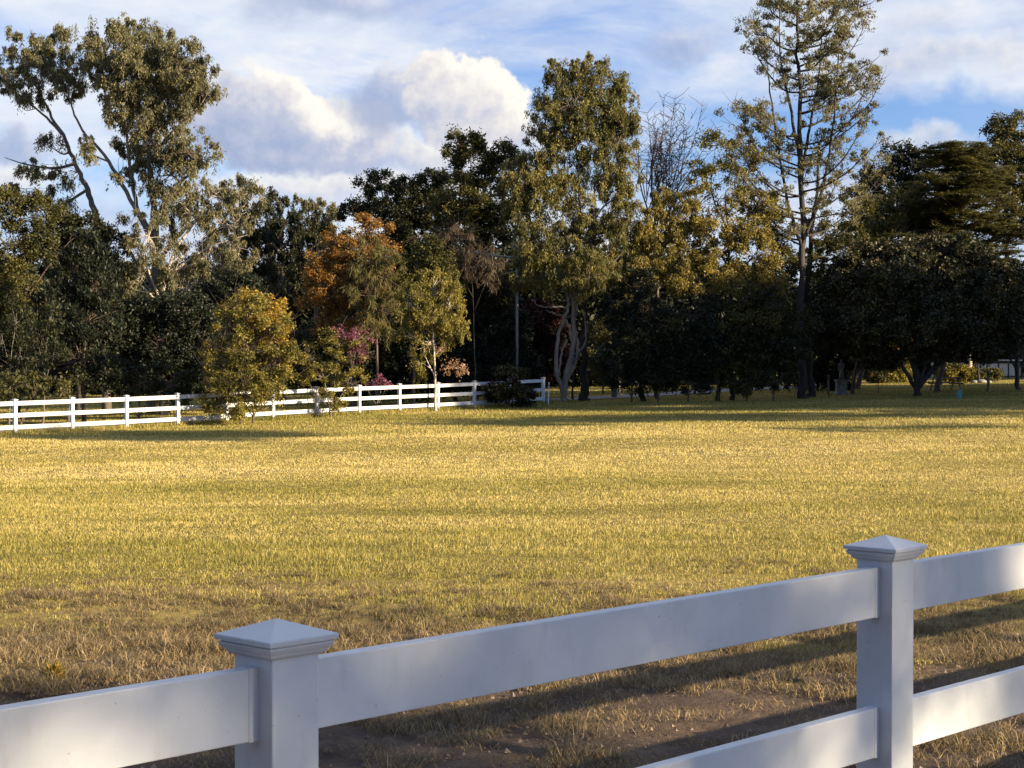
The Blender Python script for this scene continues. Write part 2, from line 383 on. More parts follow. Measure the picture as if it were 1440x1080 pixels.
def vnoise(x, y, s, seed):
    """smooth value noise, numpy"""
    r = np.random.default_rng(seed).random((256, 256)); x = x*s+1000; y = y*s+1000
    xi = np.floor(x).astype(int); yi = np.floor(y).astype(int); fx = x-xi; fy = y-yi; fx = fx*fx*(3-2*fx); fy = fy*fy*(3-2*fy)
    g = lambda a, b: r[a % 256, b % 256]
    return (g(xi, yi)*(1-fx)+g(xi+1, yi)*fx)*(1-fy)+(g(xi, yi+1)*(1-fx)+g(xi+1, yi+1)*fx)*fy
def blades(x, y, h, w, lean, seg=2):
    n = len(x); z = gz(x, y)-.005; az = RNG.uniform(0, 2*np.pi, n); fa = RNG.uniform(0, 2*np.pi, n)
    s = np.stack([np.cos(fa), np.sin(fa), np.zeros(n)], 1)*w[:, None]; l = np.stack([np.cos(az), np.sin(az), np.zeros(n)], 1)
    b0 = np.stack([x, y, z], 1); up = np.array([0, 0, 1.])
    t1 = b0+up*(h*np.cos(lean*.5)*.5)[:, None]+l*(h*np.sin(lean*.5)*.5)[:, None]
    t2 = t1+up*(h*np.cos(lean*1.4)*.5)[:, None]+l*(h*np.sin(lean*1.4)*.5)[:, None]
    if seg == 1: return np.stack([b0-s, b0+s, t2], 1).reshape(-1, 3), 3
    return np.stack([b0-s, b0+s, t1+s*.75, t2, t1-s*.75], 1).reshape(-1, 3), 5
def wedge(n, y0, y1, pw, m=.33, c=3.):
    u = RNG.uniform(0, 1, n); e = 2-pw
    y = (y0**e+(y1**e-y0**e)*u)**(1/e); x = RNG.uniform(-1, 1, n)*(m*y+c); return x, y
def in_drive(x, y):
    q = (x-D0[0])*FNv[0]+(y-D0[1])*FNv[1]; return (q > 1.2) & (q < 4.4)
n = int(1150000*GG)
x, y = wedge(n, 7.5, 60, 1.55)
dirt = np.clip((12.6-(y-.12*x)+(vnoise(x, y, .9, 1)-.5)*4+(vnoise(x, y, .33, 71)-.5)*4+(vnoise(x, y, 3.1, 2)-.5)*4.5+(vnoise(x, y, 8., 22)-.5)*3)/2.2+.35, 0, 1)
dirt = np.maximum(dirt, np.clip((10.4+(vnoise(x, y, 1.3, 91)-.5)*2.4-(y-.12*x))*2, 0, 1))
keep = (RNG.random(n) > dirt**.5*1.01) & (RNG.random(n) < .32+1.05*vnoise(x, y, 2.2, 3)*(.5+vnoise(x, y, 6.5, 33)))
x, y = x[keep], y[keep]; n = len(x)
h = (.023+.032*vnoise(x, y, .5, 4)**1.5+.02*(vnoise(x, y, 3.3, 44) > .72))*RNG.uniform(.5, 1.5, n); w_ = np.maximum(.0018, y*.00018)*RNG.uniform(.7, 1.3, n)
V, k = blades(x, y, h, w_, RNG.uniform(.1, 1.0, n), 2)
GRASSM = grass_mat('meadow_grass', [(.14, .14, .024), (.31, .27, .055)], [(.53, .42, .14), (.68, .55, .24)], .12)
o = link('meadow_grass', polys_uniform('meadow_grass', V, k, GRASSM)); tag(o, 'short golden green grass covering the open paddock', 'grass'); o['kind'] = 'stuff'
n = int(420000*GG); x, y = wedge(n, 58, 118, 1.4, .34)
keep = ~in_drive(x, y) & (RNG.random(n) < .5+.9*vnoise(x, y, .8, 5)); x, y = x[keep], y[keep]; n = len(x)
V, k = blades(x, y, .06*RNG.uniform(.5, 1.6, n), .014*RNG.uniform(.7, 1.3, n), RNG.uniform(.1, .8, n), 1)
# taller tufts left standing along the far fence and the tree bases
m2 = int(26000*GG); t = RNG.uniform(-14, 31, m2); q = RNG.normal(size=m2)*.16
fx = D0[0]+FD[0]*t+FNv[0]*q; fy = D0[1]+FD[1]*t+FNv[1]*q
V2, _ = blades(fx, fy, .16*RNG.uniform(.4, 1.6, m2), np.full(m2, .012), RNG.uniform(.1, .7, m2), 1)
o = link('far_grass', polys_uniform('far_grass', np.concatenate([V, V2]), k, GRASSM)); tag(o, 'shaded green grass along the far fence and under the trees', 'grass'); o['kind'] = 'stuff'
# dry tufts and litter on the bare earth
cx, cy = wedge(int(17000*GG), 4.2, 19., 1.2, .33, 2.6)
dn_ = vnoise(cx, cy, 1.1, 8)*.7+vnoise(cx, cy, 3.5, 9)*.5
keep = (dn_*.62+RNG.random(len(cx))*.6 > .885-.14*np.clip(cy-.1*cx-9.3, 0, 2.6)+.16*np.clip(cy-.12*cx-12.4+(vnoise(cx, cy, .4, 93)-.5)*5, 0, 6)); cx, cy = cx[keep], cy[keep]
sz = (.3+1.3*RNG.uniform(0, 1, len(cx))**1.8)*np.where(cy > 12.5, .75, 1.); rep = np.repeat(np.arange(len(cx)), (70*sz).astype(int)); n = len(rep)
x = cx[rep]+RNG.normal(size=n)*.045*sz[rep]; y = cy[rep]+RNG.normal(size=n)*.045*sz[rep]
V, k = blades(x, y, RNG.uniform(.03, .13, n)*sz[rep], np.full(n, .002)*RNG.uniform(.6, 1.6, n), RNG.uniform(.7, 1.6, n), 2)
DRYM = grass_mat('dry_grass', [(.10, .08, .04), (.22, .165, .08)], [(.40, .29, .15), (.62, .48, .28)], .10)
n = int(190000*GG); x, y = wedge(n, 4.2, 14.5, 1.3, .33, 2.2); keep = RNG.random(n) < 2.4*(vnoise(x, y, 4.7, 12)*.7+vnoise(x, y, 1.2, 13)*.3-.5)+.07; x, y = x[keep], y[keep]; n = len(x)
V3, _ = blades(x, y, RNG.uniform(.03, .10, n), np.full(n, .002), RNG.uniform(1.2, 1.6, n), 2)
o = link('dry_grass', polys_uniform('dry_grass', np.concatenate([V, V3]), k, DRYM)); tag(o, 'dry straw tufts scattered over the bare earth behind the near fence', 'dry grass'); o['kind'] = 'stuff'
cx, cy = wedge(15000, 4.2, 13.5, 1.5, .33, 2.4); kp = vnoise(cx, cy, 1.3, 61)+.6*RNG.random(len(cx)) > .75; cx, cy = cx[kp], cy[kp]; n = len(cx)
r_ = (.004+.016*RNG.random(n)**3)[:, None, None]
O8 = np.array([[1, 0, -.2], [0, 1, -.2], [-1, 0, -.2], [0, -1, -.2], [0, 0, .75]]); fr = O8[[0, 1, 4, 1, 2, 4, 2, 3, 4, 3, 0, 4]]
an = RNG.uniform(0, 6.28, n); ca, sa = np.cos(an)[:, None], np.sin(an)[:, None]
jit = RNG.uniform(.6, 1.4, (n, 5, 3))[:, [0, 1, 4, 1, 2, 4, 2, 3, 4, 3, 0, 4]]; q = fr[None]*jit*r_
V = np.stack([q[..., 0]*ca-q[..., 1]*sa, q[..., 0]*sa+q[..., 1]*ca, q[..., 2]], -1)+np.stack([cx, cy, gz(cx, cy)+.002], 1)[:, None]
o = link('soil_clods', polys_uniform('soil_clods', V.reshape(-1, 3), 3, plain_mat('soil', (.10, .075, .055), (.28, .21, .15), 4., .95))); tag(o, 'small clods and pebbles strewn over the bare brown earth', 'clods'); o['kind'] = 'stuff'
# ================================================================ fences
m, nt, b = newmat('white_vinyl')
c = ramp(nt, [(.35, (.49, .505, .52)), (.6, (.57, .59, .605))], noise(nt, 3., 6, .6))
c = mix(nt, mth(nt, 'MULTIPLY', ramp(nt, [(.56, (0, 0, 0)), (.74, (1, 1, 1))], noise(nt, 14., 6, .72, stretch=(1, 1, .35))), .3), c, (.36, .34, .30))
c = mix(nt, mth(nt, 'MULTIPLY', ramp(nt, [(.70, (0, 0, 0)), (.73, (1, 1, 1))], noise(nt, 60., 3, .6)), .55), c, (.16, .15, .13))
bp = N(nt, 'ShaderNodeBump'); bp.inputs['Strength'].default_value = .12; bp.inputs['Distance'].default_value = .01
nt.links.new(noise(nt, 6., 4, .5), bp.inputs['Height']); nt.links.new(bp.outputs[0], b.inputs['Normal'])
nt.links.new(c, b.inputs['Base Color']); b.inputs['Roughness'].default_value = .42
VINYL = m
GRIME = plain_mat('lichen_grime', (.05, .05, .05), (.12, .12, .11), 30, .9)
PW = .0635
def sq(z, r): return [(-r, -r, z), (r, -r, z), (r, r, z), (-r, r, z)]
pm = MB(); pm.rings([sq(-.4, PW), sq(1.226, PW)])
cm = MB(); cm.rings([sq(1.221, .0685), sq(1.227, .0755), sq(1.2345, .0780), sq(1.2348, .0820), sq(1.243, .0865), sq(1.2475, .0872), sq(1.248, .0835), sq(1.2512, .0835), sq(1.2517, .0925), sq(1.261, .0935), sq(1.2635, .0918), sq(1.265, .0865), sq(1.294, .002)])
def me_of(mb, nm, mat):
    me = bpy.data.meshes.new(nm); me.from_pydata(mb.v, [], mb.f); me.materials.append(mat); return me
PM, CM = me_of(pm, 'post', VINYL), me_of(cm, 'post_cap', VINYL)
def rail_fence(name, label, p0, d, ks, group=None, fine=False):
    p0 = np.array(p0); d = np.array(d); L = np.linalg.norm(d); u = d/L; nv = np.array([-u[1], u[0]]); ang = math.atan2(u[1], u[0])
    pts = [p0+d*k for k in ks]; zs = [float(gz(*p)) for p in pts]
    o0 = np.array([*pts[0], zs[0]]); root = thing(name, label, 'fence', o0, group)
    for p, z in zip(pts, zs):
        po = link('post', PM, root, .004 if fine else 0, (p[0]-o0[0], p[1]-o0[1], z-o0[2])); po.rotation_euler[2] = ang
        c_ = link('post_cap', CM, po, .0005 if fine else 0)
    for i in range(len(pts)-1):
        for h in (1.2, .77, .34):
            mb = MB()
            def M(v): 
                q = pts[i]+u*v[0]+nv*v[1]-o0[:2]; return (q[0], q[1], v[2]+zs[i]+(zs[i+1]-zs[i])*v[0]/L-o0[2])
            mb.box((PW-.01, -.019, h-.152), (L-PW+.01, .019, h), M)
            ro = mb.build('rail', VINYL, root, bevel=.003 if fine else 0)
            if fine:
                mb = MB(); mb.box((L-PW-.026, -.0202, h-.1533), (L-PW+.004, .0202, h+.0013), M)
                mb.build('rail_sleeve', VINYL, ro, bevel=.001)
    return root
rail_fence('rail_fence', 'white vinyl post and rail fence crossing the foreground', (-.498, 3.75), (1.655, 1.75), range(-2, 7), fine=True)
rail_fence('rail_fence', 'long white three rail fence across the far side of the paddock', D0, DD, range(-4, 13))
# ================================================================ trees
LM = dict(
 gum=leaf_mat('gum_leaves', [(.05, .055, .03), (.16, .15, .075), (.34, .30, .16)]),
 gumgold=leaf_mat('golden_gum_leaves', [(.035, .042, .014), (.13, .125, .038), (.40, .33, .11)]),
 goldspray=leaf_mat('golden_spray_leaves', [(.06, .06, .018), (.22, .18, .045), (.48, .37, .10)]),
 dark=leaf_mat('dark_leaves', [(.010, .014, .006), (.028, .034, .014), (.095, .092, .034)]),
 black=leaf_mat('shaded_green_leaves', [(.006, .009, .005), (.014, .02, .009), (.035, .042, .018)], .2),  # deep green, with understorey shade darkened into the leaf colour
 olive=leaf_mat('olive_leaves', [(.022, .026, .009), (.08, .08, .025), (.24, .20, .06)]),
 yellow=leaf_mat('yellow_green_leaves', [(.12, .09, .016), (.32, .23, .035), (.60, .38, .06)]),
 bushy=leaf_mat('bush_leaves', [(.07, .07, .018), (.19, .17, .038), (.42, .33, .065)]),
 orange=leaf_mat('autumn_leaves', [(.09, .06, .018), (.26, .14, .035), (.46, .24, .06)]),
 purple=leaf_mat('plum_leaves', [(.02, .008, .010), (.05, .016, .018), (.10, .03, .03)]),
 pink=leaf_mat('pink_flowers', [(.12, .04, .07), (.22, .07, .13), (.36, .15, .22)]),
 blush=leaf_mat('pale_pink_leaves', [(.20, .12, .07), (.34, .21, .13), (.50, .34, .24)]),
 bronze=leaf_mat('magnolia_leaves', [(.010, .015, .007), (.032, .036, .014), (.15, .115, .045)], .15, .5),
 cedar=leaf_mat('cedar_needles', [(.03, .035, .014), (.09, .092, .032), (.23, .20, .07)]),
 twig=leaf_mat('dry_twigs', [(.06, .045, .03), (.12, .09, .06), (.20, .15, .10)]),
 sheoak=leaf_mat('sheoak_needles', [(.06, .06, .02), (.13, .12, .04), (.24, .19, .07)]),
)
BM = dict(gum=bark_mat('gum_bark', (.08, .065, .05), (.27, .22, .17)), dark=bark_mat('dark_bark', (.015, .012, .010), (.05, .04, .032)),
 grey=bark_mat('grey_bark', (.07, .06, .05), (.20, .17, .14)), pale=bark_mat('pale_bark', (.32, .27, .22), (.62, .54, .45)),
 brown=bark_mat('brown_bark', (.06, .04, .03), (.16, .11, .08)))
T = make_tree
# ---- left group
T('gum_tree', 'tall gum at far left leaning outward with a high tufted crown', 'tree', 150, 84,
  [[(146, 420), (136, 311), (124, 267), (107, 231), (89, 190), (66, 150), (45, 110)], [(124, 267), (95, 285), (60, 296), (20, 298)], [(107, 231), (78, 237), (40, 232), (8, 222)],
   [(89, 190), (60, 160), (15, 125)]],
  [(40, 80, 38, 30, 0, 1.2), (85, 78, 26, 34, 1), (10, 115, 22, 20), (62, 118, 42, 26, -1), (100, 118, 16, 26, 0, .8), (58, 236, 28, 13), (100, 240, 22, 20, 1, .5), (70, 205, 18, 14, 0, .6), (52, 266, 34, 15, 0, .7), (92, 292, 30, 14, 0, .6), (30, 150, 18, 14, 0, .5)],
  LM['gum'], BM['grey'], 'gum', .22, .035, .2, 1.1, .34, grow=1.25)
T('gum_tree', 'tall pale trunked gum left of centre with the largest rounded crown and three stems', 'tree', 215, 82,
  [[(217, 470), (216, 420), (219, 320), (213, 252), (212, 204), (221, 166), (234, 127), (240, 90)], [(216, 330), (193, 290), (184, 231), (178, 178), (165, 120), (150, 80)],
   [(214, 340), (184, 281), (154, 228), (118, 184), (102, 150), (95, 120)], [(219, 320), (240, 270), (275, 240), (290, 215)], [(216, 380), (262, 320), (310, 300), (345, 290)], [(216, 400), (180, 350), (165, 320)],
   [(213, 230), (240, 190), (270, 165), (295, 130)]],
  [(150, 62, 30, 30), (195, 55, 40, 22, 1), (170, 92, 42, 34, -1), (225, 85, 40, 34, 0, 1.15), (258, 100, 36, 36, -1), (280, 130, 22, 26), (235, 130, 46, 34, 1), (190, 130, 40, 34, 0, .9), (165, 150, 30, 26, 0, .6), (205, 165, 36, 24, 0, .8), (258, 172, 30, 22, 0, .5),
   (262, 215, 34, 26, -1), (240, 245, 36, 20), (195, 205, 30, 22, 0, .4), (175, 235, 30, 22, 0, .5), (120, 100, 18, 30, 1, .5), (225, 200, 40, 30, 0, .8), (245, 290, 34, 24, 0, .8), (130, 215, 20, 24, 0, .35)],
  LM['gum'], BM['gum'], 'gum', .22, .035, .24, 1.5, .36, grow=1.25, rs=.5)
T('gum_tree', 'spreading grey green gum under the largest gum with drooping pale branches', 'tree', 235, 80,
  [[(228, 520), (226, 430), (240, 370), (275, 310), (320, 280)], [(228, 430), (205, 370), (185, 330)], [(235, 390), (290, 350), (350, 330)], [(226, 430), (195, 400), (160, 395)]],
  [(300, 270, 34, 18), (345, 275, 30, 20), (270, 300, 40, 26), (320, 315, 40, 26), (210, 335, 36, 34, -1), (250, 360, 34, 36), (200, 385, 34, 26), (300, 365, 40, 36), (265, 405, 50, 26), (335, 355, 24, 30), (190, 300, 22, 18, 0, .5)],
  LM['gum'], BM['pale'], 'gum', .22, .034, .16, .8, .36, bare=1)
T('wattle_tree', 'bushy olive tree at the left edge with a sunlit leafy top', 'tree', 25, 78,
  [[(28, 520), (30, 420), (40, 330)], [(30, 430), (80, 360), (110, 330)], [(29, 450), (-20, 380)]],
  [(10, 290, 34, 24), (50, 300, 34, 26), (20, 345, 40, 36), (55, 350, 30, 26), (-10, 400, 44, 50, -1), (30, 420, 40, 36), (60, 470, 50, 40)],
  LM['olive'], BM['brown'], 'broad', .17, .045, .13, .9, .34)
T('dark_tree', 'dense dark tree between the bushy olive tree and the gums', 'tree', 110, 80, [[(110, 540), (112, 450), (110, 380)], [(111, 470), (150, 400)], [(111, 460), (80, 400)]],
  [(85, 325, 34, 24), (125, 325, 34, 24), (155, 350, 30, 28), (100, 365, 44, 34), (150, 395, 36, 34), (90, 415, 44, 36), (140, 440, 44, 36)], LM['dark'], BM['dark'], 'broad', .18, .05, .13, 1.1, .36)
T('pine_tree', 'dark slender evergreen behind the left end of the fence', 'tree', 118, 74,
  [[(118, 520), (120, 430), (122, 340)], [(119, 520), (95, 450), (80, 420)]],
  [(122, 350, 26, 26), (110, 385, 36, 30), (135, 400, 34, 34), (80, 430, 34, 34), (125, 450, 44, 36), (55, 480, 44, 40), (105, 505, 50, 36), (15, 505, 50, 44)],
  LM['black'], BM['brown'], 'up', .2, .03, .09, .8, .34)  # near-black leaves carry the shade that falls on this tree
for i, (px, Y, t) in enumerate([(12, 72, 'thin pale stemmed sapling at the left edge behind the fence'), (60, 70.5, 'thin sapling with bare twigs behind the first fence bay'), (96, 75, 'spindly sapling leaning right behind the second fence bay')]):
    T('sapling', t, 'tree', px, Y, [[(px+2, 560), (px+4, 500), (px+12, 440)], [(px+3, 520), (px-10, 470)], [(px+3, 540), (px+20, 480)]],
      [(px+12, 450, 18, 26, 0, .6), (px-10, 480, 18, 22, 0, .6), (px+18, 500, 16, 22, 0, .7), (px, 530, 22, 16, 0, .6)], LM['dark'], BM['grey'], 'up', .16, .03, .045, .9, .3)
def shrub(label, px, Y, blobs, mat='dark', bark='brown', mode='broad', L=.16, W=.05, dens=1.2, clump=.34, name='shrub', stems=None, **k):
    cx_ = sum(b_[0] for b_ in blobs)/len(blobs); cy_ = min(b_[1] for b_ in blobs)
    by = CH-float(gz((px-720)/F*Y, Y)); by = HOR+F*by/Y
    st = stems or [[(px, by-10), (px+(cx_-px)*.5, (by+cy_)/2), (cx_, cy_+10)], [(px, by-8), (px-18, by-40)], [(px, by-8), (px+18, by-45)]]
    return T(name, label, 'shrub' if name == 'shrub' else 'tree', px, Y, st, blobs, LM[mat], BM[bark], mode, L, W, k.pop('r0', .06), dens, clump, part=('stem', 'foliage') if name == 'shrub' else ('trunk', 'crown'), **k)
shrub('big rounded dark shrub behind the fourth fence bay', 225, 76, [(200, 445, 44, 28), (255, 440, 44, 26), (170, 480, 36, 36), (225, 485, 50, 40), (285, 480, 34, 44), (190, 530, 44, 34), (250, 535, 50, 34)], 'black')
shrub('dark broad leaved shrub between the rounded shrub and the yellow bush', 300, 79, [(300, 430, 40, 30), (335, 420, 40, 34), (300, 470, 44, 36), (350, 480, 36, 50), (320, 525, 50, 36)], 'black')
shrub('low glossy leaved shrub just over the fence left of the yellow bush', 195, 71.5, [(150, 520, 30, 22), (200, 535, 32, 20), (245, 530, 28, 26), (120, 535, 26, 18), (270, 545, 22, 20)], 'dark', L=.15, W=.055, dens=.7)
shrub('low brown green shrub behind the first fence bay', 30, 69, [(10, 545, 30, 18), (50, 545, 28, 18), (85, 550, 20, 14)], 'olive', dens=.7)
# ---- bushes in front of the far fence
shrub('tall yellow green bush growing through the far fence', 338, 69.5,
      [(350, 440, 32, 26), (322, 462, 30, 26), (378, 468, 30, 28), (350, 490, 40, 32), (312, 510, 26, 28), (388, 508, 22, 30), (345, 535, 44, 28), (305, 552, 24, 22), (378, 550, 26, 20), (335, 572, 42, 14), (300, 578, 20, 8), (345, 555, 40, 20), (402, 488, 12, 12, 0, .5), (290, 490, 12, 14, 0, .5), (330, 438, 14, 10, 0, .6), (398, 530, 14, 12, 0, .5)],
      'bushy', 'brown', 'broad', .13, .036, .5, .25, bare=2, stems=[[(338, 570), (335, 520), (345, 460)], [(338, 580), (310, 540), (300, 500)], [(338, 580), (365, 545), (385, 490)], [(338, 575), (355, 520)]], r0=.05)
shrub('bright yellow topped leafy shrub behind the yellow green bush', 356, 70.2,
      [(345, 430, 30, 18, 0, .8), (375, 445, 28, 26, 0, .8), (392, 475, 16, 22), (365, 465, 30, 24, 0, .7), (385, 505, 20, 16, 0, .6)], 'yellow', 'brown', 'broad', .13, .04, .8, .26)
_pk = shrub('loose brown green shrub with bare twigs and pink blossom on its upper right', 466, 74,
      [(440, 500, 20, 20, 0, .8), (470, 480, 24, 18, 0, .9), (500, 500, 18, 24, 0, .7), (450, 530, 30, 20, 0, .9), (490, 535, 26, 18, 0, .8), (462, 560, 28, 16, 0, .7), (480, 510, 20, 16, 0, .5)],
      'bushy', 'grey', 'broad', .12, .035, .5, .24, bare=1, stems=[[(462, 570), (455, 530), (440, 500)], [(466, 575), (470, 540), (478, 480)], [(468, 575), (488, 540), (500, 495)], [(464, 575), (440, 548), (428, 520)]], r0=.045)
sprays(_pk, 'blossom', 74, [(492, 474, 12, 7, .8), (508, 484, 12, 10, 1), (500, 470, 14, 5, .6), (478, 466, 6, 5, .5), (503, 498, 8, 8, .6)], LM['pink'])
def pinkbits(label, px, Y, blobs, mat='pink', parent_stem=None, **k):
    shrub(label, px, Y, blobs, mat, 'grey', 'broad', .10, .045, .9, .17, lpc=40, **k)
pinkbits('small shrub of magenta flowers low behind the fence', 530, 79, [(522, 538, 12, 5, 0, .6), (538, 533, 8, 5, 0, .6), (550, 540, 7, 4, 0, .6)])
_sl = T('slender_tree', 'small tree with a forked white trunk at the far fence', 'tree', 612, 79.5,
  [[(612, 560), (612, 520), (609, 470), (606, 430), (604, 400)], [(612, 530), (598, 500), (594, 470), (585, 440)], [(611, 500), (630, 480), (642, 465)], [(609, 470), (590, 455), (575, 440)]],
  [(608, 405, 24, 26), (582, 425, 24, 28), (632, 428, 22, 28), (605, 445, 36, 24), (575, 470, 20, 20, 0, .7), (640, 460, 20, 18), (605, 480, 34, 20, 0, .5), (590, 510, 24, 14, 0, .35)],
  LM['bushy'], BM['pale'], 'gum', .13, .036, .07, 1.7, .28)
sprays(_sl, 'new_leaves', 79.2, [(628, 518, 12, 5, .5), (646, 522, 10, 7, .8), (636, 512, 10, 5, .5), (650, 516, 5, 4, .5), (620, 492, 5, 4, .4)], LM['blush'], .10, .035, 20)
T('slender_tree', 'yellow green leafy tree behind the slender white trunked tree', 'tree', 582, 84, [[(582, 540), (580, 460), (576, 390)]],
  [(572, 385, 20, 22), (590, 400, 22, 26), (565, 420, 20, 26), (615, 380, 24, 26), (600, 350, 22, 20), (625, 405, 22, 26)], LM['olive'], BM['brown'], 'broad', .15, .045, .09, 1.2, .32)
# ---- middle left background
T('autumn_tree', 'orange and rust leaved autumn tree among the green ones', 'tree', 495, 86,
  [[(495, 530), (490, 440), (488, 350)], [(492, 470), (455, 400), (445, 350)], [(492, 440), (525, 380), (535, 330)], [(490, 400), (505, 340), (515, 310)]],
  [(520, 328, 36, 24), (480, 345, 34, 22), (450, 370, 28, 26), (500, 362, 38, 28), (540, 358, 22, 28), (465, 405, 34, 28), (515, 400, 38, 28), (450, 435, 30, 24, 0, .8), (490, 440, 34, 24), (480, 470, 34, 20, 0, .7)],
  LM['orange'], BM['brown'], 'broad', .15, .045, .11, .66, .32, bare=1)
T('sheoak', 'wispy weeping tree in front of the autumn tree', 'tree', 530, 83,
  [[(530, 520), (528, 420), (522, 350)], [(529, 450), (550, 380)], [(528, 430), (505, 380)]],
  [(520, 360, 22, 30, 0, .8), (545, 385, 24, 36), (515, 410, 26, 40), (545, 430, 28, 36), (520, 460, 30, 30)], LM['sheoak'], BM['brown'], 'gum', .30, .016, .09, .6, .34)
T('gum_tree', 'umbrella topped dark gum left of the autumn tree', 'tree', 398, 96,
  [[(400, 520), (398, 400), (396, 320), (395, 290)], [(398, 360), (365, 320), (345, 290)], [(398, 350), (430, 310), (442, 300)]],
  [(395, 283, 28, 14), (370, 310, 34, 20), (425, 318, 32, 20), (395, 340, 44, 26), (360, 360, 34, 34), (435, 360, 34, 34), (400, 400, 50, 34), (355, 425, 40, 30)], LM['dark'], BM['grey'], 'gum', .24, .05, .2, 1.1, .4)
T('gum_tree', 'small flat topped gum on the skyline above the orange tree', 'tree', 440, 104,
  [[(445, 420), (442, 330), (440, 300)], [(442, 330), (460, 300)]], [(440, 284, 24, 9), (462, 292, 12, 8), (420, 292, 14, 8), (440, 312, 34, 16), (450, 345, 40, 24)], LM['gum'], BM['grey'], 'gum', .24, .05, .15, 1., .34)
T('gum_tree', 'loose grey gum on the skyline right of the largest gum', 'tree', 335, 98,
  [[(330, 440), (332, 330), (335, 280)], [(332, 330), (358, 280)], [(332, 330), (305, 285)]], [(318, 268, 20, 14), (350, 264, 20, 14, 0, .8), (372, 285, 14, 12, 0, .6), (340, 300, 34, 20), (320, 340, 34, 26), (345, 390, 40, 40)], LM['gum'], BM['pale'], 'gum', .22, .045, .15, .9, .34)
T('pine_tree', 'dark spreading pine with layered flat crown pads', 'tree', 575, 100,
  [[(580, 520), (578, 400), (575, 320), (560, 270)], [(577, 350), (520, 300), (490, 295)], [(576, 330), (610, 280), (620, 255)], [(576, 340), (545, 290), (535, 265)]],
  [(540, 258, 34, 14), (510, 285, 28, 14), (492, 303, 24, 9), (575, 270, 28, 18), (608, 256, 28, 16), (560, 300, 44, 22), (605, 290, 40, 26), (590, 335, 44, 30), (545, 335, 34, 24, 0, .8), (600, 380, 50, 34)],
  LM['dark'], BM['brown'], 'broad', .2, .055, .22, 1.25, .38)
T('gum_tree', 'tall rounded gum on the skyline between the pine and the tallest centre gum', 'tree', 668, 94,
  [[(672, 540), (670, 400), (668, 300), (662, 240)], [(668, 330), (640, 280), (630, 250)], [(668, 300), (690, 250), (705, 230)], [(669, 350), (715, 300)]],
  [(652, 198, 24, 18), (638, 220, 20, 16), (668, 222, 26, 20), (655, 248, 26, 16, 0, .8), (708, 215, 22, 16), (700, 240, 22, 18), (665, 285, 46, 26), (700, 290, 34, 24), (640, 305, 34, 24), (672, 325, 46, 26), (650, 360, 44, 30), (685, 305, 22, 22)],
  LM['olive'], BM['brown'], 'broad', .2, .055, .22, 1.1, .38)
T('leafy_tree', 'mid green leafy tree behind the slender white trunked tree', 'tree', 640, 90, [[(640, 540), (640, 460), (636, 380)], [(640, 470), (670, 420)]],
  [(612, 352, 24, 20), (630, 385, 34, 28), (655, 420, 34, 34), (690, 400, 34, 34), (700, 450, 40, 36), (650, 470, 44, 36)], LM['dark'], BM['brown'], 'broad', .18, .05, .13, 1.2, .36)
T('vine_thicket', 'tangle of bare brown vines and twigs beside the lamp arm', 'thicket', 668, 85.5, [[(668, 520), (665, 420), (660, 350)], [(666, 440), (690, 380), (700, 360)], [(666, 420), (640, 370), (640, 335)]],
  [(645, 335, 26, 18, 0, .7), (672, 365, 30, 30, 0, .6), (690, 385, 26, 26, 0, .6), (650, 380, 22, 26, 0, .4)], LM['twig'], BM['dark'], 'gum', .3, .014, .05, 1., .3, bare=4, lpc=18)
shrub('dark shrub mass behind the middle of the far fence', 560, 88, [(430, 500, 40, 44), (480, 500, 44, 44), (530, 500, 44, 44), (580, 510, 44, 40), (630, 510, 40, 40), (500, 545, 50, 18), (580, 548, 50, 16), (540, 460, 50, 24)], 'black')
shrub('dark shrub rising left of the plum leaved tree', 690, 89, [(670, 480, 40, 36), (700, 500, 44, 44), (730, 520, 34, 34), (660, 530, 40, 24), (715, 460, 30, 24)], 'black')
shrub('dark weedy shrub growing through the last bays of the far fence', 716, 82, [(705, 552, 24, 13), (728, 556, 22, 12), (716, 530, 22, 12, 0, .6)], 'dark', dens=1.1, clump=.26)
T('plum_tree', 'dark purple leaved plum tree left of the twisted gum', 'tree', 762, 92, [[(762, 540), (760, 490), (758, 450)], [(761, 500), (740, 460)], [(761, 500), (785, 455)]],
  [(755, 440, 28, 18), (775, 465, 24, 24), (745, 480, 28, 24), (768, 505, 32, 26), (745, 525, 26, 20)], LM['purple'], BM['dark'], 'broad', .15, .055, .1, 1.1, .34)
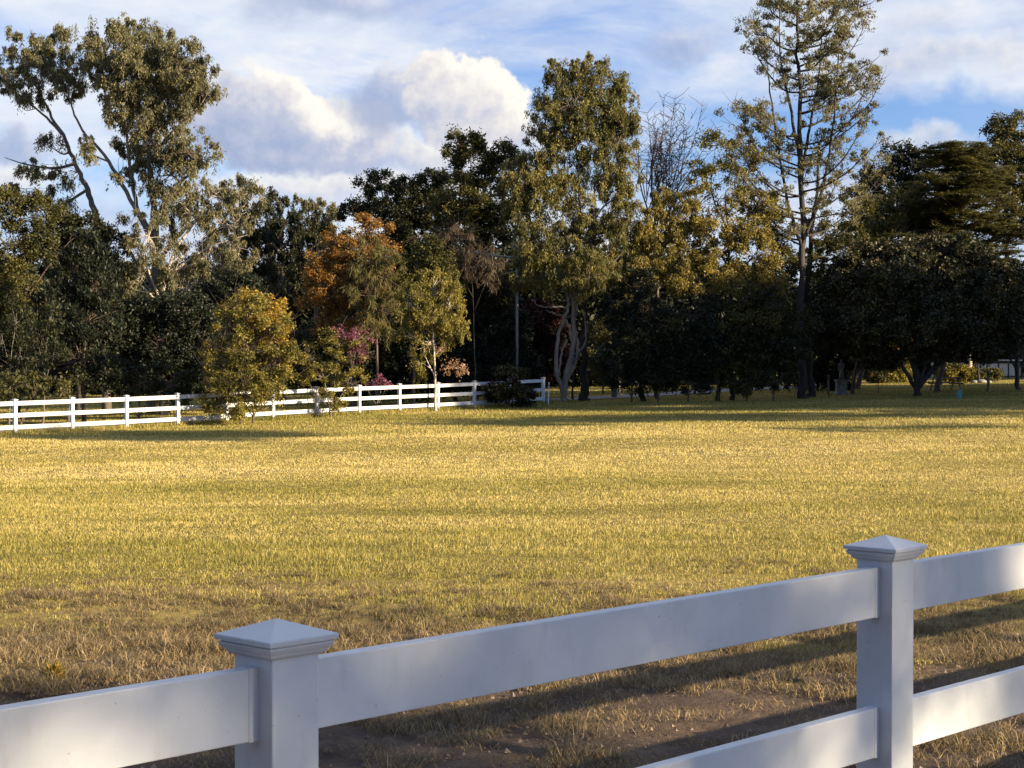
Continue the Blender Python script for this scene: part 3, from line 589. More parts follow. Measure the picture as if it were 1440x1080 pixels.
# ---- centre gum with the twisted trunk
def twisted(tb, Q):
    for pts, r in [([(792, 556), (783, 520), (786, 470), (797, 440), (800, 420), (806, 404)], .11), ([(790, 545), (800, 520), (806, 500), (803, 470), (796, 448)], .095), ([(794, 540), (808, 515), (812, 480), (806, 455), (812, 430), (808, 405)], .09),
                   ([(797, 478), (789, 500), (786, 530)], .07), ([(806, 500), (816, 492), (824, 478), (822, 440)], .07), ([(798, 432), (775, 432), (760, 430), (748, 422)], .055), ([(800, 445), (782, 442), (768, 436)], .03), ([(800, 430), (796, 408), (797, 395), (800, 380)], .06)]:
        ps = catmull([Q(p) for p in pts], 6); n = len(ps)
        ps = [p+RNG.normal(size=3)*.025 for p in ps]
        tb.tube(ps, [r*(1.0-.45*i/(n-1)) for i in range(n)], 9, .12)
T('gum_tree', 'tallest centre gum with a twisted pale trunk and high olive crown', 'tree', 793, 86.5,
  [[(793, 558), (796, 530), (806, 480), (806, 420), (814, 330), (815, 280), (812, 220), (800, 170), (790, 110)], [(806, 410), (832, 330), (836, 260), (842, 190), (840, 120)], [(806, 400), (770, 330), (745, 280), (740, 260)],
   [(815, 300), (790, 250), (775, 200)], [(836, 260), (860, 230), (872, 190)], [(814, 330), (850, 290), (880, 270)], [(806, 400), (850, 380), (880, 350)]],
  [(785, 98, 18, 16), (782, 125, 26, 24), (828, 100, 26, 16), (845, 120, 34, 26), (800, 148, 36, 26, -1, 1.2), (868, 150, 24, 32), (835, 160, 40, 26), (780, 180, 30, 28), (815, 195, 42, 24), (870, 195, 24, 26), (765, 215, 28, 26), (745, 245, 28, 24), (728, 272, 24, 26), (760, 262, 30, 24, 0, .8),
   (850, 230, 36, 24, 0, .9), (800, 235, 34, 24, 0, .6), (870, 250, 28, 24, 0, .9), (785, 275, 34, 28, 0, .6), (825, 280, 34, 28, 0, .45), (862, 295, 32, 28, 0, .8), (735, 305, 30, 26, 0, .8), (790, 315, 40, 24, 0, .7), (845, 325, 34, 20, 0, .7),
   (755, 345, 36, 28), (800, 350, 40, 28, 0, .8), (775, 385, 40, 24), (825, 380, 36, 28, -1), (740, 385, 26, 28, 0, .8), (850, 345, 32, 30, 0, .8), (850, 390, 26, 22, 0, .7)],
  LM['gumgold'], BM['gum'], 'gum', .22, .034, .17, 1.4, .36, extra=twisted, grow=1.28)
T('gum_tree', 'gum with drooping golden foliage right of the tallest centre gum', 'tree', 905, 87,
  [[(900, 540), (902, 440), (908, 360), (930, 300)], [(903, 430), (930, 380), (960, 340)], [(902, 440), (880, 380), (875, 350)]],
  [(945, 290, 36, 22), (915, 310, 30, 20, 0, .8), (970, 310, 26, 26), (930, 340, 40, 24), (890, 345, 30, 24, 0, .8), (960, 360, 30, 26), (905, 380, 36, 24), (945, 392, 34, 22, 0, .9), (880, 400, 26, 20, 0, .6)],
  LM['goldspray'], BM['dark'], 'gum', .24, .036, .15, 1.0, .36)
T('dark_trunk_tree', 'tree with a thick straight black trunk beside the twisted gum', 'tree', 822, 88.5,
  [[(822, 540), (822, 480), (822, 430), (820, 360)]], [(825, 350, 30, 24, 1, .5), (800, 330, 24, 20, 1, .4)], LM['dark'], BM['dark'], 'gum', .2, .04, .26, .8, .36)
T('dark_trunk_tree', 'thin dark trunk between the twisted gum and the thick black trunk', 'tree', 805, 90, [[(805, 550), (806, 500), (806, 450)]], [(806, 430, 20, 16, 1, .4)], LM['dark'], BM['dark'], 'gum', .2, .04, .07, .8, .36)
T('sapling', 'leaning bare sapling at the edge of the driveway', 'tree', 872, 97, [[(871, 545), (872, 500), (868, 470), (872, 445)], [(871, 505), (850, 480), (840, 465)]], [(850, 460, 26, 22, 0, .7), (870, 440, 24, 20, 0, .6), (845, 490, 20, 14, 0, .5)], LM['olive'], BM['pale'], 'broad', .15, .045, .07, 1., .32, bare=1)
shrub('grass tree clump of arching strap leaves by the driveway', 848, 99, [(848, 505, 18, 12), (855, 520, 14, 10)], 'olive', 'brown', 'gum', .6, .03, 1.2, .3)
# bare tree
def barebr(tb, Q):
    for k in range(46):
        a = np.array([random.uniform(905, 950), random.uniform(240, 330), random.uniform(-1, 1)]); dx = random.uniform(-32, 66); up = random.uniform(50, 120)
        if a[1]-up < 148: up = a[1]-150+random.uniform(-3, 12)
        tip = a+np.array([dx, -up, random.uniform(-1, 1)]); mid = (a+tip)/2+np.array([random.uniform(-8, 8), random.uniform(-6, 10), 0])
        ps = catmull([Q(a), Q(mid), Q(tip)], 5); tb.tube(ps, [.028*(1-.75*i/10) for i in range(len(ps))], 5, .1)
        for q in ps[3:]:
            for _ in range(2):
                e = np.array([random.uniform(-.7, .7), random.uniform(-.5, .5), random.uniform(.05, .6)]); m_ = q+e*.5+RNG.normal(size=3)*.07
                tb.tube([q, m_, q+e], [.013, .010, .007], 4)
T('bare_tree', 'leafless tree with fine upswept twigs against the sky', 'tree', 925, 90, [[(922, 540), (925, 420), (922, 330), (915, 250), (925, 180)], [(923, 340), (950, 280), (985, 220)], [(922, 330), (900, 260), (897, 200)], [(924, 350), (980, 290), (1020, 250)]],
  [(1000, 235, 30, 24, 0, .12)], LM['dark'], BM['brown'], 'broad', .14, .04, .13, .6, .25, extra=barebr, bare=3, lpc=14)
T('leafy_tree', 'open leafy tree with light foliage between the bare tree and the tall thin tree', 'tree', 1030, 87.5,
  [[(1030, 540), (1028, 430), (1025, 340), (1020, 270)], [(1027, 380), (990, 320), (965, 280)], [(1026, 350), (1055, 290), (1065, 240)], [(1026, 330), (1000, 270), (1005, 210)]],
  [(1005, 200, 28, 14, 0, .5), (1040, 215, 30, 20, 0, .5), (990, 240, 34, 20, 0, .5), (1035, 250, 34, 20, 0, .5), (1010, 280, 44, 20, 0, .6), (1065, 290, 32, 24, 0, .6), (970, 270, 26, 18, 0, .5)], LM['bushy'], BM['dark'], 'broad', .17, .045, .14, .9, .34, bare=1)
T('fruit_tree', 'yellow brown leaved tree below the leafless tree', 'tree', 1010, 87,
  [[(1010, 540), (1008, 450), (1005, 370), (1000, 330)], [(1008, 430), (970, 380), (950, 360)], [(1008, 420), (1050, 370), (1070, 350)]],
  [(1000, 318, 34, 20), (1045, 330, 34, 22), (970, 345, 34, 26), (1015, 360, 40, 26), (1065, 362, 30, 26), (985, 392, 40, 22), (1040, 398, 40, 22), (1090, 390, 24, 26, 0, .7), (950, 385, 30, 24), (1060, 325, 28, 20), (985, 322, 26, 16), (930, 330, 26, 22)], LM['goldspray'], BM['dark'], 'broad', .15, .05, .12, .7, .34)
# tall thin conical tree: curved upswept branches, each with its own twigs
rnd = random.Random(5); bl = []; BR = []
lead = [[(1128, 350), (1110, 295), (1096, 220), (1082, 130), (1076, 70)], [(1128, 340), (1152, 280), (1168, 200), (1176, 110), (1180, 50)], [(1126, 250), (1136, 190), (1150, 110), (1156, 30)], [(1125, 230), (1112, 160), (1098, 90), (1094, 10)]]
for k in range(50):
    y0 = 345-k*7.2+rnd.uniform(-6, 6); side = 1 if rnd.random() < .52 else -1
    full = (138 if side > 0 else 108)*(1-.42*max(0, (335-y0))/330)
    ln = full*(rnd.uniform(.8, 1.05) if k % 3 else rnd.uniform(.4, .8)); x0 = 1126-(330-y0)*.02+rnd.uniform(-3, 3); dz_ = rnd.uniform(-3, 3); rise = ln*rnd.uniform(.45, 1.0)
    ln -= abs(x0-1126)*.8
    pts = [(x0, y0, 0), (x0+side*ln*.3, y0-rise*.12+rnd.uniform(-3, 6), dz_*.3), (x0+side*ln*.62, y0-rise*.38+rnd.uniform(-7, 7), dz_*.6), (x0+side*ln*.85, y0-rise*.72+rnd.uniform(-6, 6), dz_*.85), (x0+side*ln, y0-rise*1.05, dz_)]
    BR.append((pts, .055)); cv = catmull(pts, 4)
    for q in cv[3:]:
        for _ in range(2):
            a_ = rnd.uniform(8, 26); tip = (q[0]+side*rnd.uniform(-.5, 1)*a_, q[1]-a_*rnd.uniform(-.15, 1), q[2]+rnd.uniform(-.6, .6))
            mid = ((q[0]+tip[0])/2+rnd.uniform(-2, 2), (q[1]+tip[1])/2+rnd.uniform(-1, 3), (q[2]+tip[2])/2); BR.append(([tuple(q), mid, tip], .016))
            if rnd.random() < .5: bl.append((tip[0], tip[1], 8*rnd.uniform(.6, 1.5), 5*rnd.uniform(.6, 1.5), tip[2], rnd.uniform(.3, .9)))
for k in range(170):
    yy = rnd.uniform(-25, 330); t_ = (1128+rnd.gauss(0, 1)*(26+yy*.12), yy, rnd.uniform(-2, 2)); bl.append((t_[0], t_[1], 11, 7, t_[2], .5))
def tallbr(tb, Q):
    for pts, r in BR:
        ps = catmull([Q(p) for p in pts], 4 if r > .03 else 2); n = len(ps); tb.tube(ps, [r*(1-.75*i/(n-1)) for i in range(n)], 5, .1)
T('tall_tree', 'tallest thin tree with an open cone of upswept branches right of centre', 'tree', 1130, 88, [[(1128, 545), (1126, 440), (1129, 350), (1125, 240), (1124, 150), (1119, 60), (1118, -30)]]+lead, bl, LM['gum'], BM['dark'], 'up', .15, .027, .25, .8, .26, twig_r=.01, lpc=40, rs=.4, grow=1., limb=False, extra=tallbr)
T('tall_tree', 'second dark stem with sparse low foliage beside the tallest thin tree', 'tree', 1140, 90,
  [[(1140, 545), (1136, 440), (1140, 340), (1148, 270), (1152, 200)], [(1138, 380), (1090, 340), (1070, 310)], [(1138, 370), (1180, 330), (1215, 300)], [(1139, 420), (1175, 395)]],
  [(1080, 300, 26, 18, 0, .5), (1100, 330, 30, 20, 0, .6), (1160, 325, 34, 22, 0, .7), (1205, 300, 24, 16, 0, .6), (1190, 350, 34, 22, 0, .8), (1100, 370, 30, 26, 0, .8), (1150, 375, 34, 22, 0, .8), (1095, 415, 30, 26, 0, .9), (1100, 460, 30, 30), (1110, 500, 26, 24, 0, .9)],
  LM['olive'], BM['dark'], 'broad', .17, .045, .24, .9, .34, bare=1)
# ---- right background
T('gum_tree', 'dark rounded tree on the skyline right of the tallest thin tree', 'tree', 1205, 102,
  [[(1207, 540), (1235, 400), (1258, 300), (1262, 250)], [(1256, 330), (1300, 270)], [(1256, 330), (1225, 270)]],
  [(1262, 215, 22, 14), (1300, 222, 22, 14), (1280, 238, 34, 16), (1228, 245, 22, 14), (1250, 262, 36, 20), (1210, 280, 24, 18), (1300, 270, 34, 24), (1240, 300, 44, 26), (1290, 310, 44, 30), (1215, 325, 34, 26)], LM['dark'], BM['brown'], 'broad', .2, .055, .2, 1.2, .38)
T('gum_tree', 'dark gum at the right edge reaching the highest of that side', 'tree', 1452, 100,
  [[(1450, 540), (1418, 400), (1415, 290), (1412, 230)], [(1417, 320), (1450, 250), (1470, 210)], [(1416, 300), (1385, 250)]],
  [(1412, 178, 26, 13), (1442, 172, 24, 12), (1400, 205, 30, 18), (1440, 205, 34, 20), (1395, 240, 34, 24), (1440, 250, 40, 30), (1470, 290, 40, 40), (1415, 300, 44, 40)], LM['olive'], BM['brown'], 'broad', .2, .055, .22, 1.1, .38)
cb_ = []; rc = random.Random(3)
for k in range(120):
    y_ = 208+(k//2)*3.7; hw = 12+(y_-212)*.66; cb_.append((1350+rc.uniform(-1, 1)*hw, y_, 32*rc.uniform(.7, 1.3), 7.5, rc.uniform(-3.2, 0), .9))
T('cedar_tree', 'broad cedar with flat layered sprays at the right', 'tree', 1318, 94, [[(1320, 540), (1350, 400), (1350, 280), (1350, 215)]], cb_, LM['cedar'], BM['brown'], 'frond', .24, .03, .2, 1.3, .36, deep=1.2, flat=.95, rs=.3)
T('leafy_tree', 'olive tree with loose golden sprays in front of the dark skyline tree', 'tree', 1200, 93,
  [[(1201, 540), (1225, 400), (1260, 340)], [(1262, 400), (1300, 340)], [(1262, 400), (1220, 340)]],
  [(1235, 300, 24, 20, 0, .8), (1275, 285, 30, 22, 0, .8), (1215, 335, 34, 22), (1265, 330, 40, 24), (1310, 320, 34, 26), (1190, 360, 26, 18), (1330, 350, 34, 20)], LM['olive'], BM['brown'], 'broad', .17, .045, .14, .9, .34)
mstem = [[(1290, 545), (1288, 510), (1285, 450), (1280, 380)], [(1288, 545), (1262, 505), (1235, 470), (1215, 430)], [(1292, 545), (1318, 510), (1345, 478), (1360, 440)], [(1290, 545), (1278, 500), (1250, 440)], [(1291, 545), (1305, 500), (1320, 450)], [(1292, 545), (1335, 500), (1380, 480)]]
T('magnolia_tree', 'wide dome shaped dark magnolia with many splayed stems and a bronze top', 'tree', 1290, 88, mstem,
  [(1190, 385, 26, 16), (1232, 352, 26, 14, 0, .7), (1345, 345, 24, 12), (1412, 385, 26, 16), (1425, 430, 24, 30), (1160, 430, 22, 26), (1215, 375, 40, 24), (1265, 360, 46, 22), (1315, 358, 50, 28), (1360, 372, 40, 28), (1390, 400, 34, 30), (1195, 410, 46, 34), (1250, 405, 50, 36, -1.5), (1310, 405, 50, 36, -1.5), (1360, 420, 44, 36, -1), (1180, 450, 40, 34), (1230, 455, 50, 30, -1.5), (1290, 450, 50, 34, -2), (1350, 460, 46, 28, -1), (1400, 450, 34, 34), (1214, 480, 28, 18), (1250, 490, 40, 16), (1330, 495, 50, 14), (1385, 490, 40, 14), (1240, 505, 34, 12), (1228, 500, 20, 12)],
  LM['bronze'], BM['dark'], 'broad', .18, .062, .2, 1.3, .36, rs=.6)
T('dark_tree', 'dark dense tree at the right edge behind the magnolia', 'tree', 1432, 96, [[(1430, 540), (1428, 480), (1425, 430)], [(1430, 520), (1400, 470)], [(1430, 520), (1465, 470)]],
  [(1400, 400, 34, 26), (1440, 390, 40, 26), (1420, 430, 44, 34), (1470, 430, 40, 40), (1400, 462, 40, 26), (1445, 470, 44, 20)], LM['black'], BM['dark'], 'broad', .18, .06, .16, 1.3, .38)
for px, lb, mt in [(888, 'first in the row right of the driveway', 'black'), (925, 'second in the row right of the driveway', 'dark'), (968, 'third in the row, below the golden gum', 'black'), (1010, 'fourth in the row, below the yellow brown tree', 'dark'), (1050, 'fifth in the row, with a paler top', 'olive'),
                   (1088, 'sixth in the row, left of the tallest thin tree', 'dark'), (1150, 'between the tallest thin tree and the stone statue', 'black'), (1190, 'behind the stone statue', 'black')]:
    o_ = random.Random(px); s_ = lambda a: o_.uniform(-a, a); tp = 425+s_(30)
    shrub('dark evergreen shrub, '+lb, px, (85.6+s_(.6) if px < 1100 else 99), [(px+s_(10), tp, 26+s_(6), 20), (px-22+s_(6), tp+36+s_(8), 28, 24), (px+22+s_(6), tp+30+s_(8), 28, 22), (px+s_(8), tp+55, 30, 26), (px-20, 505+s_(12), 30, 24), (px+20, 500+s_(12), 30, 26), (px+s_(6), 535, 36, 16, 0, .8)], mt, clump=.34, dens=.8)
for px, yy_, lb, mt in [(1238, 527, 'left end under the magnolia', 'olive'), (1262, 524, 'rounded, second from the left beyond the magnolia', 'bushy'), (1340, 524, 'right of the magnolia stems', 'bushy'), (1362, 530, 'low strap leaved, before the pale trunk', 'bushy'), (1385, 530, 'left of the white panels', 'olive')]:
    shrub('sunlit garden shrub, '+lb, px, 112, [(px-8, yy_, 13, 9), (px+8, yy_-2, 13, 8), (px, yy_+6, 15, 6)], mt, dens=1.2, clump=.26, L=.2)
for px, yy_, lb, mt in [(1228, 495, 'behind the garden stakes', 'bushy'), (1258, 492, 'above the rounded sunlit shrub', 'yellow')]:
    shrub('leafy shrub further back, '+lb, px, 120, [(px-12, yy_, 16, 12), (px+12, yy_-3, 16, 12), (px, yy_+14, 20, 10)], mt, dens=1., clump=.3, L=.2)
T('dark_trunk_tree', 'tree with a stout pinkish sunlit trunk left of the white panels', 'tree', 1363, 114, [[(1363, 525), (1363, 505), (1362, 460), (1362, 420)]], [(1362, 430, 40, 24), (1340, 450, 34, 18), (1390, 450, 34, 18)], LM['dark'], BM['pale'], 'broad', .2, .05, .24, 1., .4)
T('dark_trunk_tree', 'slim dark trunk against the white panels', 'tree', 1376, 110, [[(1376, 525), (1375, 500), (1376, 470)]], [(1378, 465, 26, 16)], LM['dark'], BM['dark'], 'broad', .2, .05, .1, 1., .4)
for x, y, h_, lb in [(-12, -9, 10, 'second from the left'), (-3, -13, 12, 'middle one'), (8, -16, 12.5, 'second from the right'), (19, -24, 13, 'farthest right'), (-22, 1, 11, 'farthest left')]:  # unseen trees, added to cut the sky light reaching the near fence
    make_tree('sky_blocker_tree', 'big dense tree added behind the view to block sky light, '+lb, 'tree', 0, 0, [[(0, h_*.4), (.2, h_*.75)]], [(0, h_-2, 3.2, 2.4), (-2.4, h_-4.5, 3, 2.4), (2.4, h_-4.5, 3, 2.4), (0, h_-6.5, 4, 2.6), (-2, 2.2, 3, 2), (2, 2.2, 3, 2)], LM['dark'], BM['brown'], 'gum', .45, .13, .3, .35, .8, xy=(x, y), lpc=40, deep=1., twig_r=.03)
# ---- far wood
n = int(150000*GS); x = RNG.uniform(-46, 46, n); y = RNG.uniform(112, 124, n); x = np.where((x > 22) & (x < 36), x, x)
top = 6.3+2.6*vnoise(x, y, .22, 40)+1.6*vnoise(x, y, .6, 41)-np.abs(x)*0.03
top = np.where(x > 16, top-1.5, top)
open_ = (x > 22) & (x < 40)
zz = gz(x, y)+top*RNG.uniform(0, 1, n)**.8
y = np.where(open_, y+14, y); zz = np.where(open_, zz+.3, zz)
V = leaves_mesh(np.stack([x, y, zz], 1), .42, .13, 'broad')
V2 = leaves_mesh(np.stack([x, y+2, gz(x, y)+(zz-gz(x, y))*.9], 1)[::2], .6, .2, 'broad')
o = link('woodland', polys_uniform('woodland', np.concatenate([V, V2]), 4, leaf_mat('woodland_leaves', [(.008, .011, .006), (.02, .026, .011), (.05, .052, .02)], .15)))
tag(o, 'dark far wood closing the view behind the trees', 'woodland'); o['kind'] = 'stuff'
# ================================================================ trees outside the frame that shade the scene
def offtree(label, x, y, blobs, r0=.3, lpc=30, clump=.8, dens=.6, L=.3, W=.09, mat='dark', name='gum_tree'):
    T(name, label, 'tree', 0, 0, [[(0, blobs[0][1]*.5), (blobs[0][0]*.7, blobs[0][1])]], blobs, LM[mat], BM['gum'], 'gum', L, W, r0, dens, clump, xy=(x, y), lpc=lpc, deep=1., twig_r=.03)
for i, (x, y, h) in enumerate([(62, 59, 24), (60, 65, 21), (62, 72, 18), (60, 79, 17), (61, 87, 17)]):
    if OFFROW: offtree('tall dense gum number %d of the row beyond the right edge' % i if 0 else 'tall dense gum in the row beyond the right edge, ' + ['nearest', 'second nearest', 'middle', 'second farthest', 'farthest'][i], x, y,
            [(0, h-2.5, 5, 3), (0, h-6, 5, 3.5), (-2, h-9, 5, 3.5), (1, h-12, 5, 4), (0, 7, 5, 4), (0, 3, 5, 3)], lpc=60, clump=1.1, dens=1.1, L=.5, W=.16)
for i, (tx, ty, t, r) in enumerate([(17, 69.5, 26, .5), (9, 69, 36, .7), (0, 68, 50, .8), (-13, 62.5, 62, 1.2), (12, 61, 40, .25), (5, 70.5, 40, .6)]):
    x, y = tx+SH[0]*t, ty+SH[1]*t; h = t*math.tan(EL)+float(gz(tx, ty))-float(gz(x, y))
    offtree('high crowned gum standing alone off to the right, ' + ['shortest', 'second shortest', 'middle sized', 'tallest', 'small crowned', 'middle sized and set back'][i], x, y, [(0, h, 3.4, r), (-2.5, h-.2, 2.2, r*.7), (2.4, h+.2, 2.2, r*.7)], r0=.12, lpc=34, clump=.55, dens=1.1)
# foreground shade tree, behind and right of the camera
def suncoord(u, q, t):
    """point whose shadow ray has cross coordinate u and height index q, at distance t along the sun direction"""
    perp = np.array([-SH[1], SH[0]]); p = SH*t+perp*u
    return p[0], p[1], q+math.tan(EL)*t
bl = []; cx0, cy0, cz0 = suncoord(4.6, 1.9, 26)
for (u, q, ru, rq, am) in SHADE:
    x, y, z = suncoord(u, q, 26); bl.append((x-cx0, z, ru, rq, y-cy0, am))
T('gum_tree', 'large gum to the right that dapples the near fence', 'tree', 0, 0, [[(0, 4), (.3, 7), (0, cz0)], [(.2, 6), (-1.5, 8), (-2, cz0)], [(.2, 6), (1.5, 8), (2, cz0)]], bl, LM['gum'], BM['gum'], 'gum', .14, .022, .3, 1.6, .38, xy=(cx0, cy0), lpc=60, deep=1., twig_r=.012)
# ================================================================ statue, street lamp, garden things
STONE = plain_mat('weathered_stone', (.13, .125, .11), (.27, .255, .23), 5., .9, .4)
b0 = base(1183, 92); s = thing('garden_statue', 'weathered stone figure on a square plinth beneath the dark trees', 'statue', b0)
mb = MB(); mb.rings([sq(-.05, .34), sq(.10, .34), sq(.12, .30), sq(.16, .27), sq(.66, .25), sq(.70, .30), sq(.76, .33), sq(.80, .33)]); mb.build('plinth', STONE, s, bevel=.012)
# draped standing figure: one skinned body
def skin_figure(name, verts, edges, mat, parent, loc):
    me = bpy.data.meshes.new(name); me.from_pydata([v[:3] for v in verts], edges, []); me.materials.append(mat)
    o = link(name, me, parent, 0, loc); md = o.modifiers.new('s', 'SKIN')
    for i, v in enumerate(verts):
        d_ = me.skin_vertices[0].data[i]; d_.radius = (v[3], v[4] if len(v) > 4 else v[3]); d_.use_root = (i == 0)
    ms = o.modifiers.new('ss', 'SUBSURF'); ms.levels = ms.render_levels = 2; md.use_smooth_shade = True
    return o
fig = [(0, 0, .50, .13, .10), (.01, 0, .30, .14, .12), (0, 0, .02, .17, .15), (0, 0, .62, .10, .085), (0, .0, .76, .14, .09), (0, 0, .83, .085, .06), (0, 0, .88, .035, .035), (.005, -.01, .955, .062, .068), (.005, -.01, 1.01, .045, .05),
       (.13, 0, .78, .045), (.15, -.04, .66, .036), (.12, -.12, .60, .028), (.06, -.14, .62, .026), (-.13, 0, .78, .045), (-.155, .0, .64, .036), (-.14, -.05, .50, .028), (-.13, -.06, .45, .02)]
skin_figure('figure', fig, [(0, 1), (1, 2), (0, 3), (3, 4), (4, 5), (5, 6), (6, 7), (7, 8), (4, 9), (9, 10), (10, 11), (11, 12), (4, 13), (13, 14), (14, 15), (15, 16)], STONE, s, (0, 0, .82))
mb = MB(); mb.tube([(-.12, -.10, .80), (-.05, -.14, 1.1), (.02, -.13, 1.35), (.10, -.10, 1.55)], [.03, .026, .024, .02], 6, .1); mb.tube([(.10, -.10, .80), (.07, -.15, 1.1), (.05, -.13, 1.4)], [.03, .024, .018], 6, .1); mb.build('drapery', STONE, s, smooth=True)
GALV = plain_mat('galvanised_steel', (.16, .17, .17), (.28, .29, .28), 12, .55, 0, .3); LGREEN = plain_mat('lamp_green', (.22, .30, .26), (.30, .38, .33), 8, .5)
b0 = base(727, 88); k = 88/F
s = thing('street_lamp', 'slim grey street lamp pole with a long arm pointing left among the trees', 'street lamp', b0)
zt = lambda py: CH-(py-HOR)*k-b0[2]
mb = MB(); mb.tube([(0, 0, -.2), (0, 0, zt(450)), (0, 0, zt(358))], [.085, .07, .055], 12); mb.build('pole', GALV, s, smooth=True)
mb = MB(); mb.tube([(0, 0, zt(362)), (-.5, 0, zt(361)), (-50*k, 0, zt(356))], [.035, .03, .028], 8); mb.tube([(0, 0, zt(372)), (-14*k, 0, zt(361))], .018, 6); mb.build('arm', LGREEN, s, smooth=True)
mb = MB(); xa = -50*k
mb.rings([[(xa+.05-q[0], q[1]*wd, zt(354.5)+q[2]*hh) for q in [(0, -1, 0), (0, -.6, 1), (0, .6, 1), (0, 1, 0), (0, .7, -1), (0, -.7, -1)]] for q0, wd, hh in [(0, .04, .03)] for _ in (0,)]+
         [[(xa-o_, a_*wd, zt(354.5)+b_*hh) for a_, b_ in [(-1, 0), (-.6, 1), (.6, 1), (1, 0), (.7, -1), (-.7, -1)]] for o_, wd, hh in [(.12, .11, .06), (.45, .13, .065), (.75, .07, .03)]])
mb.build('lamp_head', LGREEN, s, bevel=.01)
WOOD = plain_mat('weathered_timber', (.10, .085, .065), (.22, .19, .15), 8, .9, .4); WHITE = plain_mat('white_paint', (.62, .62, .60), (.78, .78, .76), 5, .5)
DARKM = plain_mat('dark_metal', (.02, .02, .02), (.05, .05, .045), 9, .6); TEAL = plain_mat('teal_plastic', (.08, .20, .17), (.12, .27, .23), 7, .5)
def stake(label, px, Y, y_top, r, mat, lean=0., name='garden_stake', sides=4, capped=False):
    b0 = base(px, Y); h = CH-(y_top-HOR)*Y/F-b0[2]; s = thing(name, label, 'stake', b0)
    mb = MB(); mb.tube([(0, 0, -.2), (lean*.5, 0, h*.5), (lean, 0, h)], [r, r*.97, r*.93], sides); mb.tube([(lean, 0, h), (lean, 0, h+r*.7)], [r*.93, r*.3], sides)
    mb.build('shaft', mat, s)
    mb = MB(); mb.tube([(lean*.85, -r, h*.86), (lean*.85, -r, h*.9)], [r*1.5, r*1.5], 6); mb.build('tie', DARKM, s)
stake('short square timber post left of the statue', 1165, 92, 528, .06, WOOD)
stake('thin black garden stake right of the statue', 1235, 92, 520, .022, DARKM, sides=6)
stake('white square topped stake in the sunlit garden', 1223, 112, 517, .07, WHITE)
stake('leaning pale stake behind the sunlit shrubs', 1243, 116, 503, .06, WHITE, -.35)
stake('round timber post left of the right edge', 1390, 93, 522, .075, WOOD, sides=10)
stake('slender white marker pole just right of the end post', 771, 85.2, 538, .03, WHITE, .03, name='marker_pole', sides=8)
stake('grey weathered stump post at the right of the driveway', 864, 93, 520, .16, WOOD, sides=10, name='timber_post')
stake('pale short post under the evergreen row', 1046, 91, 536, .07, WOOD, sides=8)
# tree guard
b0 = base(1349, 84); s = thing('tree_guard', 'small pale green plastic tree guard standing in the shaded grass', 'tree guard', b0, rz=.5)
mb = MB(); r1, r2 = .115, .105
def sqr(z, r): return [(-r, -r*.8, z), (r, -r*.8, z), (r, r*.8, z), (-r, r*.8, z)]
mb.rings([sqr(-.03, r1), sqr(.40, r2), sqr(.41, r2-.012), sqr(.05, r1-.012)]); mb.build('sleeve', TEAL, s)
mb = MB(); mb.tube([(.06, 0, -.05), (.065, 0, .52)], .012, 6); mb.build('stake', WOOD, s)
# picnic table
b0 = base(1330, 96); s = thing('picnic_table', 'low dark timber picnic table and benches in the shade of the magnolia', 'table', b0, rz=.2)
mb = MB(); [mb.box((-.85, -.36+i*.15, .70), (.85, -.23+i*.15, .74)) for i in range(5)]; mb.build('tabletop', WOOD, s)
for sgn in (-1, 1):
    mb = MB(); mb.box((-.85, sgn*.72-.13, .42), (.85, sgn*.72+.13, .46)); mb.build('bench_seat', WOOD, s)
    for x in (-.6, .6):
        mb = MB(); mb.tube([(x, sgn*.62, -.05), (x, sgn*.22, .69)], .04, 4); mb.build('leg', WOOD, s)
for x in (-.6, .6):
    mb = MB(); mb.box((x-.03, -.84, .36), (x+.03, .84, .42)); mb.build('cross_beam', WOOD, s)
# patterned white screen with dark frame
b0 = base(1402, 118); s = thing('garden_screen', 'low white patterned screen panels in a dark frame beyond the magnolia', 'screen', b0)
kx = 118/F
PANEL = bpy.data.materials.new('pierced_panel'); PANEL.use_nodes = True; nt_ = PANEL.node_tree; b_ = nt_.nodes['Principled BSDF']
vo = N(nt_, 'ShaderNodeTexVoronoi'); vo.inputs['Scale'].default_value = 4.2; vo.feature = 'DISTANCE_TO_EDGE'; nt_.links.new(N(nt_, 'ShaderNodeTexCoord').outputs['Object'], vo.inputs[0])
nt_.links.new(ramp(nt_, [(.04, (.78, .76, .70)), (.12, (.60, .58, .52)), (.3, (.72, .70, .64))], vo.outputs[0]), b_.inputs['Base Color'])
mb = MB(); mb.box((-30*kx, -.05, .12), (38*kx, .05, .20)); mb.box((-30*kx, -.06, 1.08), (38*kx, .06, 1.2))
for x in (-30, -14, 2, 16, 34): mb.box((x*kx-.035, -.055, -.1), (x*kx+.035, .055, 1.3))
mb.build('frame', DARKM, s)
for a_, b2 in ((-29, -15), (-13, 1), (3, 15), (17, 33)):
    mb = MB(); mb.box((a_*kx, -.02, .24), (b2*kx, .02, 1.04)); mb.build('panel', PANEL, s)
mb = MB(); mb.box((2*kx, -.3, 1.22), (36*kx, .3, 1.30)); mb.build('coping', WHITE, s)
mb = MB(); mb.box((-20*kx, -.5, -.05), (38*kx, -.15, .06)); mb.build('step', STONE, s, bevel=.01)
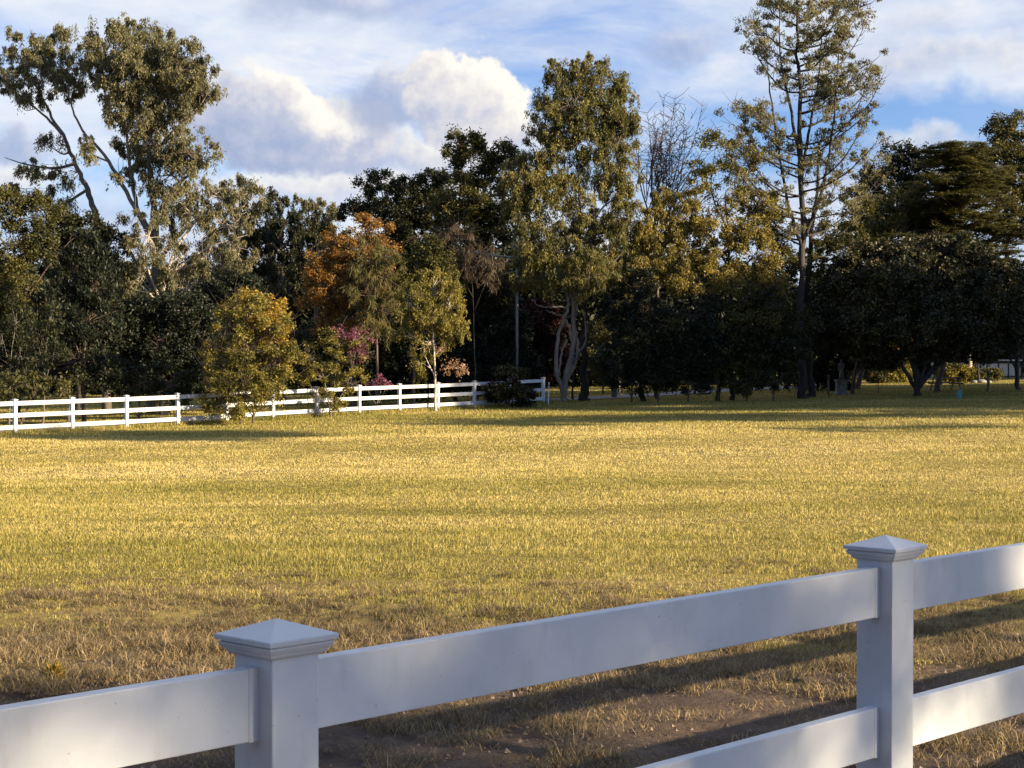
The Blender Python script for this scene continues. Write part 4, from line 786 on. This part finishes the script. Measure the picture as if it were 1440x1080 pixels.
# low rail of the yard beyond
b0 = base(1335, 121); s = thing('garden_rail', 'low white rail running behind the magnolia stems', 'rail', b0); kx = 121/F
for h in (.55, .95):
    mb = MB(); mb.box((-26*kx, -.03, h), (20*kx, .03, h+.09)); mb.build('rail', WHITE, s)
for x in (-24, -8, 6, 19):
    mb = MB(); mb.box((x*kx-.05, -.045, -.1), (x*kx+.05, .045, 1.12)); mb.build('post', WHITE, s)
# garden frame at the right edge
b0 = base(1436, 94); s = thing('plant_trellis', 'tall narrow wire and timber plant trellis at the right edge', 'trellis', b0); kx = 94/F
for x in (-.12, .3):
    mb = MB(); mb.tube([(x, 0, -.1), (x, 0, 2.3)], .035, 6); mb.build('upright', WOOD, s)
mb = MB()
for z in (.5, .9, 1.3, 1.7, 2.1): mb.tube([(-.12, -.02, z), (.3, -.02, z)], .012, 4)
mb.build('wire', GALV, s)
# stones along the garden bed
for i, (px, r) in enumerate([(1370, .22), (1380, .28), (1390, .18)]):
    b0 = base(px, 109); mb = MB(); n_ = 8; rr = random.Random(i); rg = []
    for j in range(6):
        a_ = math.pi*(j+.3)/6.2; rg.append([(r*1.3*math.sin(a_)*math.cos(q)*rr.uniform(.85, 1.1), r*math.sin(a_)*math.sin(q)*rr.uniform(.85, 1.1), r*.3+r*.6*math.cos(a_)) for q in [2*math.pi*t_/n_ for t_ in range(n_)]])
    mb.rings(rg); o = mb.build('garden_stone', STONE, None, smooth=True, loc=tuple(b0)); tag(o, 'rounded sunlit edging stone, ' + ['left', 'middle and largest', 'right and smallest'][i] + ' of the three beyond the magnolia', 'stone', 'edging stones by the garden bed')
# small bright weed behind the near fence at lower left
shrub_b = np.array([-2.66, 10.3]); T('weed', 'small bright green weed beside the bare earth at lower left', 'weed', 0, 0, [[(0, .04), (.01, .09)]], [(0, .07, .03, .04, 0, 9)], LM['yellow'], BM['grey'], 'up', .05, .006, .004, 1., .02, xy=tuple(shrub_b), lpc=3, twig_r=.002, part=('stem', 'foliage'))

print('QUADS', sum(q[0] for q in QUADS), sorted(QUADS)[-12:])
